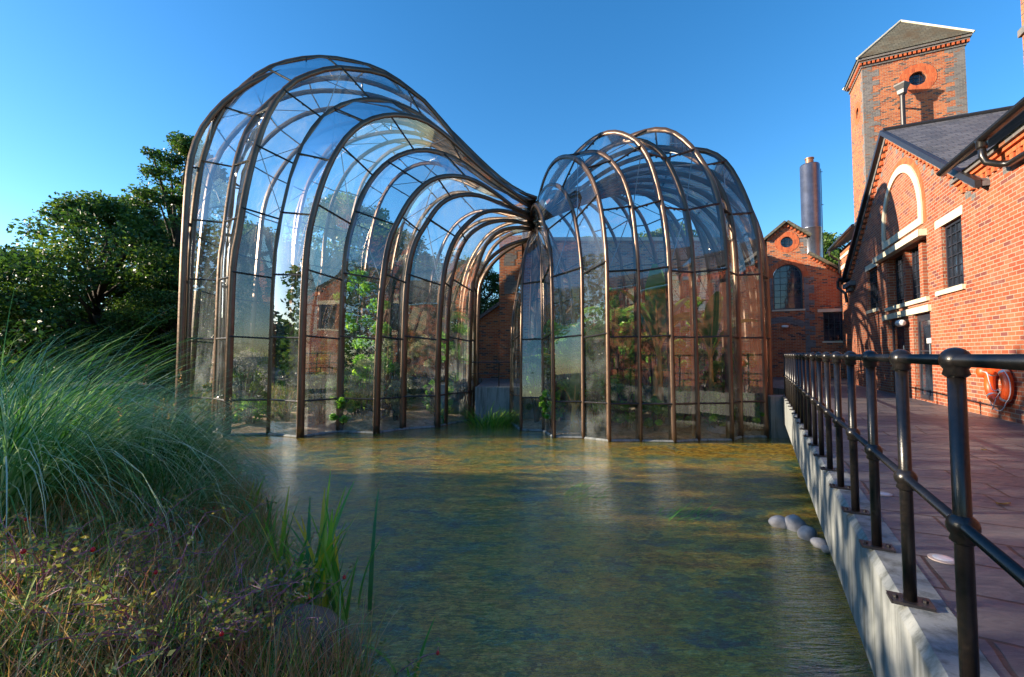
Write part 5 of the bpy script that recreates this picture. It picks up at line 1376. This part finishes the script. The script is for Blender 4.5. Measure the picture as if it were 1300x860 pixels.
def flat_weed(name, label, cat, mat, cx, cy, rx, ry, n, z, size, seed, kind='stuff'):
    rs = np.random.RandomState(seed); a = rs.rand(n*3)*6.28; r = np.sqrt(rs.rand(n*3)); X = cx+rx*r*np.cos(a); Y = cy+ry*r*np.sin(a)
    nz = np.sin(X*3.1+np.sin(Y*5)*1.5)+np.sin(Y*9+X*1.3)+.8*np.sin(X*11+Y*7)
    m_ = (nz > -.1+1.6*(r-.6)) | (rs.rand(len(X)) < .08); X, Y = X[m_][:n], Y[m_][:n]; n = len(X)
    a = rs.rand(n)*.8-.4; l = size*(.5+rs.rand(n)); d = np.stack([np.cos(a)*l, np.sin(a)*l, np.zeros(n)],1); e = np.stack([-np.sin(a)*l*.3, np.cos(a)*l*.3, np.zeros(n)],1)
    C = np.stack([X,Y,z+rs.rand(n)*.006],1); V = np.stack([C-d,C-e,C+d,C+e],1).reshape(-1,3)
    o = np_mesh(name, V, np.arange(4*n).reshape(n,4), mat, None, rs.rand(n)); tag(o, label, cat, kind=kind)
gx, gy = ground_at(925,573,ZW); flat_weed('pond_weed', 'golden weed floating along the foot of the small glasshouse', 'pond weed', M['weed'], gx+.3, gy+.1, 2.6, .75, 3600, ZW+.002, .05, 5)
def strands(label, px, py, rx, ry, n, seed, z=ZW-.16):
    gx, gy = ground_at(px, py, z); rs = np.random.RandomState(seed); a = rs.rand(n)*6.28; r = np.sqrt(rs.rand(n))
    base = np.stack([gx+rx*r*np.cos(a), gy+ry*r*np.sin(a), z+rs.rand(n)*.05],1)
    V, F, P = blades(base, .35*(.5+rs.rand(n)), .016*(.5+rs.rand(n)), rs.randn(n)*.35, 1.35+.2*rs.randn(n), .3*rs.rand(n), 4, rs, .4)
    o = np_mesh('algae', V, F, M['algae'], None, np.repeat(rs.rand(n),4)); tag(o, label, 'algae', kind='stuff')
strands('bright green water weed below the reflection of the blue arch', 722,640,.36,.42,1500,1)
strands('second green weed patch under the water near the middle of the pond', 848,668,.42,.24,1300,2)
strands('deep green trailing weed in the foreground water', 560,760,.5,.35,1100,3,ZW-.35)
# iris clumps
def iris(label, px, py, n, h, seed, spread=.14):
    x, y = ground_at(px, py, ZW+.05); z = ZW; t = thing('iris_clump', label, 'iris', (x,y,z)); rs = np.random.RandomState(seed)
    for k in range(n):
        b = np.array([[x+rs.randn()*spread, y+rs.randn()*spread*.7, z-.05]]); L = np.array([h*(.55+.6*rs.rand())])
        V, F, P = blades(b, L, np.array([.045+.03*rs.rand()]), np.array([rs.rand()*6.28]), np.array([.05+.28*rs.rand()]), np.array([.25+.7*rs.rand()**3]), 9, rs, 1.0)
        np_mesh('leaf', V, F, M['iris'], t, np.full(len(F), rs.rand()**1.3))
iris('tall sword leaved iris clump at the water edge above the boulder', 400,785,44,1.1,1,.17)
iris('iris clump left of the tall one with a yellowing leaf', 345,742,24,.95,3,.13)
iris('thin iris shoots farther left at the shore', 305,690,10,.85,4,.12)
iris('few iris blades rising at the bottom edge of the photo', 525,880,8,.5,6,.12)
# rose bushes
def rose(label, x, y, n, h, seed, lean=0.0, hips=4, ls=.032, stemr=.006):
    z = gz(x, y); t = thing('rose_bush', label, 'rose bush', (x,y,z)); rs = np.random.RandomState(seed); mb = MB(); LP = []; tips = []
    for k in range(n):
        a = rs.rand()*6.28; th = .1+.5*rs.rand(); L = h*(.6+.5*rs.rand()); p = np.array([x+rs.randn()*.07, y+rs.randn()*.07, z-.05]); path = [p.copy()]
        for i in range(9):
            th += .05+.10*rs.rand(); a += rs.randn()*.15
            p = p + np.array([math.sin(th)*math.cos(a)+lean*.15, math.sin(th)*math.sin(a), math.cos(th)])*L/9; path.append(p.copy())
            if i > 1:
                dd = rs.randn(3); dd[2] = abs(dd[2])*.5; dd /= np.linalg.norm(dd); ln = .05+.10*rs.rand()
                sidep = [p, p+dd*ln]; mb.tube(sidep, [.0022,.001], 4, False)
                for q in np.linspace(.3, 1, 6): LP.append(p+dd*ln*q+rs.randn(3)*.012)
        mb.tube(path, [stemr*(1-.08*i) for i in range(10)], 5); tips.append(path[-1])
    mb.build('branches', M['rose_stem'], t)
    V, F = leaves(np.array(LP), ls, .55, .1, rs); np_mesh('leaves', V, F, M['rose_leaf'], t, rs.rand(len(LP)))
    for k in range(hips):
        q = tips[k % len(tips)]; m2 = MB(); m2.lathe(tuple(q), [(.002,-.012),(.009,-.008),(.011,0),(.008,.009),(.003,.013)], 8); m2.build('hip', M['hip'], t, smooth=True)
rose('rose bush with yellow green leaves at the bottom left corner', *ground_at(45,800,-.45), 26, 1.0, 1, .2, 5)
rose('purple stemmed rose bush with red hips left of centre on the bank', *ground_at(120,760,-.45), 24, .85, 2, 0, 4)
rose('dense purple rose stems at the bottom of the bank', *ground_at(215,850,-.6), 34, .9, 3, .1, 2)
rose('rose bush leaning over the boulder', *ground_at(300,860,-.8), 24, .7, 4, .2, 3)
rose('tall single purple rose stem with blue green tip on the bank', *ground_at(250,760,-.7), 3, 1.1, 5, 0, 0)
rose('green rose sprays with red hips at the bottom edge over the water', *ground_at(455,905,-1.0), 12, .62, 6, .2, 3)
rose('low brambly rose tangle between the tussocks', *ground_at(180,700,-.6), 12, .7, 7, 0, 2)

# ------------------------------------------------------------------ world, sun, camera
w = bpy.data.worlds.new('World'); sc.world = w; w.use_nodes = True
nt = w.node_tree; nt.nodes.clear()
sky = nt.nodes.new('ShaderNodeTexSky'); sky.sky_type = 'NISHITA'; sky.sun_disc = False
SUN_EL, SUN_AZ = R(14.5), R(270)      # azimuth clockwise from +Y: the sun stands to the left
sky.sun_elevation = SUN_EL; sky.sun_rotation = SUN_AZ
sky.air_density = 1.0; sky.dust_density = 0.3; sky.ozone_density = 3.0; sky.altitude = 300
bg = nt.nodes.new('ShaderNodeBackground'); bg.inputs[1].default_value = 0.15
wo = nt.nodes.new('ShaderNodeOutputWorld')
hs = nt.nodes.new('ShaderNodeHueSaturation'); hs.inputs['Saturation'].default_value = 1.26; hs.inputs['Value'].default_value = 0.45
nt.links.new(sky.outputs[0], hs.inputs['Color']); nt.links.new(hs.outputs[0], bg.inputs[0]); nt.links.new(bg.outputs[0], wo.inputs[0])
sd = bpy.data.lights.new('sun', 'SUN'); sd.energy = 2.45; sd.angle = R(0.5); sd.color = (1.0, 0.84, 0.64)
so = bpy.data.objects.new('sun', sd); COL.objects.link(so)
dirv = Vector((math.sin(SUN_AZ)*math.cos(SUN_EL), math.cos(SUN_AZ)*math.cos(SUN_EL), math.sin(SUN_EL)))
so.rotation_euler = dirv.to_track_quat('Z', 'Y').to_euler(); so.location = (-30, 0, 30)
cd = bpy.data.cameras.new('camera'); co = bpy.data.objects.new('camera', cd); COL.objects.link(co)
cd.sensor_width = 36; cd.lens = FPX/1300*36; cd.shift_y = -(430-CY)/1300; cd.clip_end = 5000; cd.clip_start = 0.05
co.location = (0, 0, H); co.rotation_euler = (R(90)+TH, 0, 0)
sc.camera = co
sc.view_settings.view_transform = 'Standard'; sc.view_settings.look = 'None'; sc.view_settings.gamma = 1; sc.view_settings.use_curve_mapping = False
sc.view_settings.exposure = 2.25
sc.render.engine = 'CYCLES'
c = sc.cycles
c.use_denoising = True; c.max_bounces = 10; c.diffuse_bounces = 3; c.glossy_bounces = 4; c.transmission_bounces = 4; c.transparent_max_bounces = 24
c.use_adaptive_sampling = True; c.adaptive_threshold = 0.01; c.sample_clamp_indirect = 6; c.caustics_reflective = False; c.caustics_refractive = False
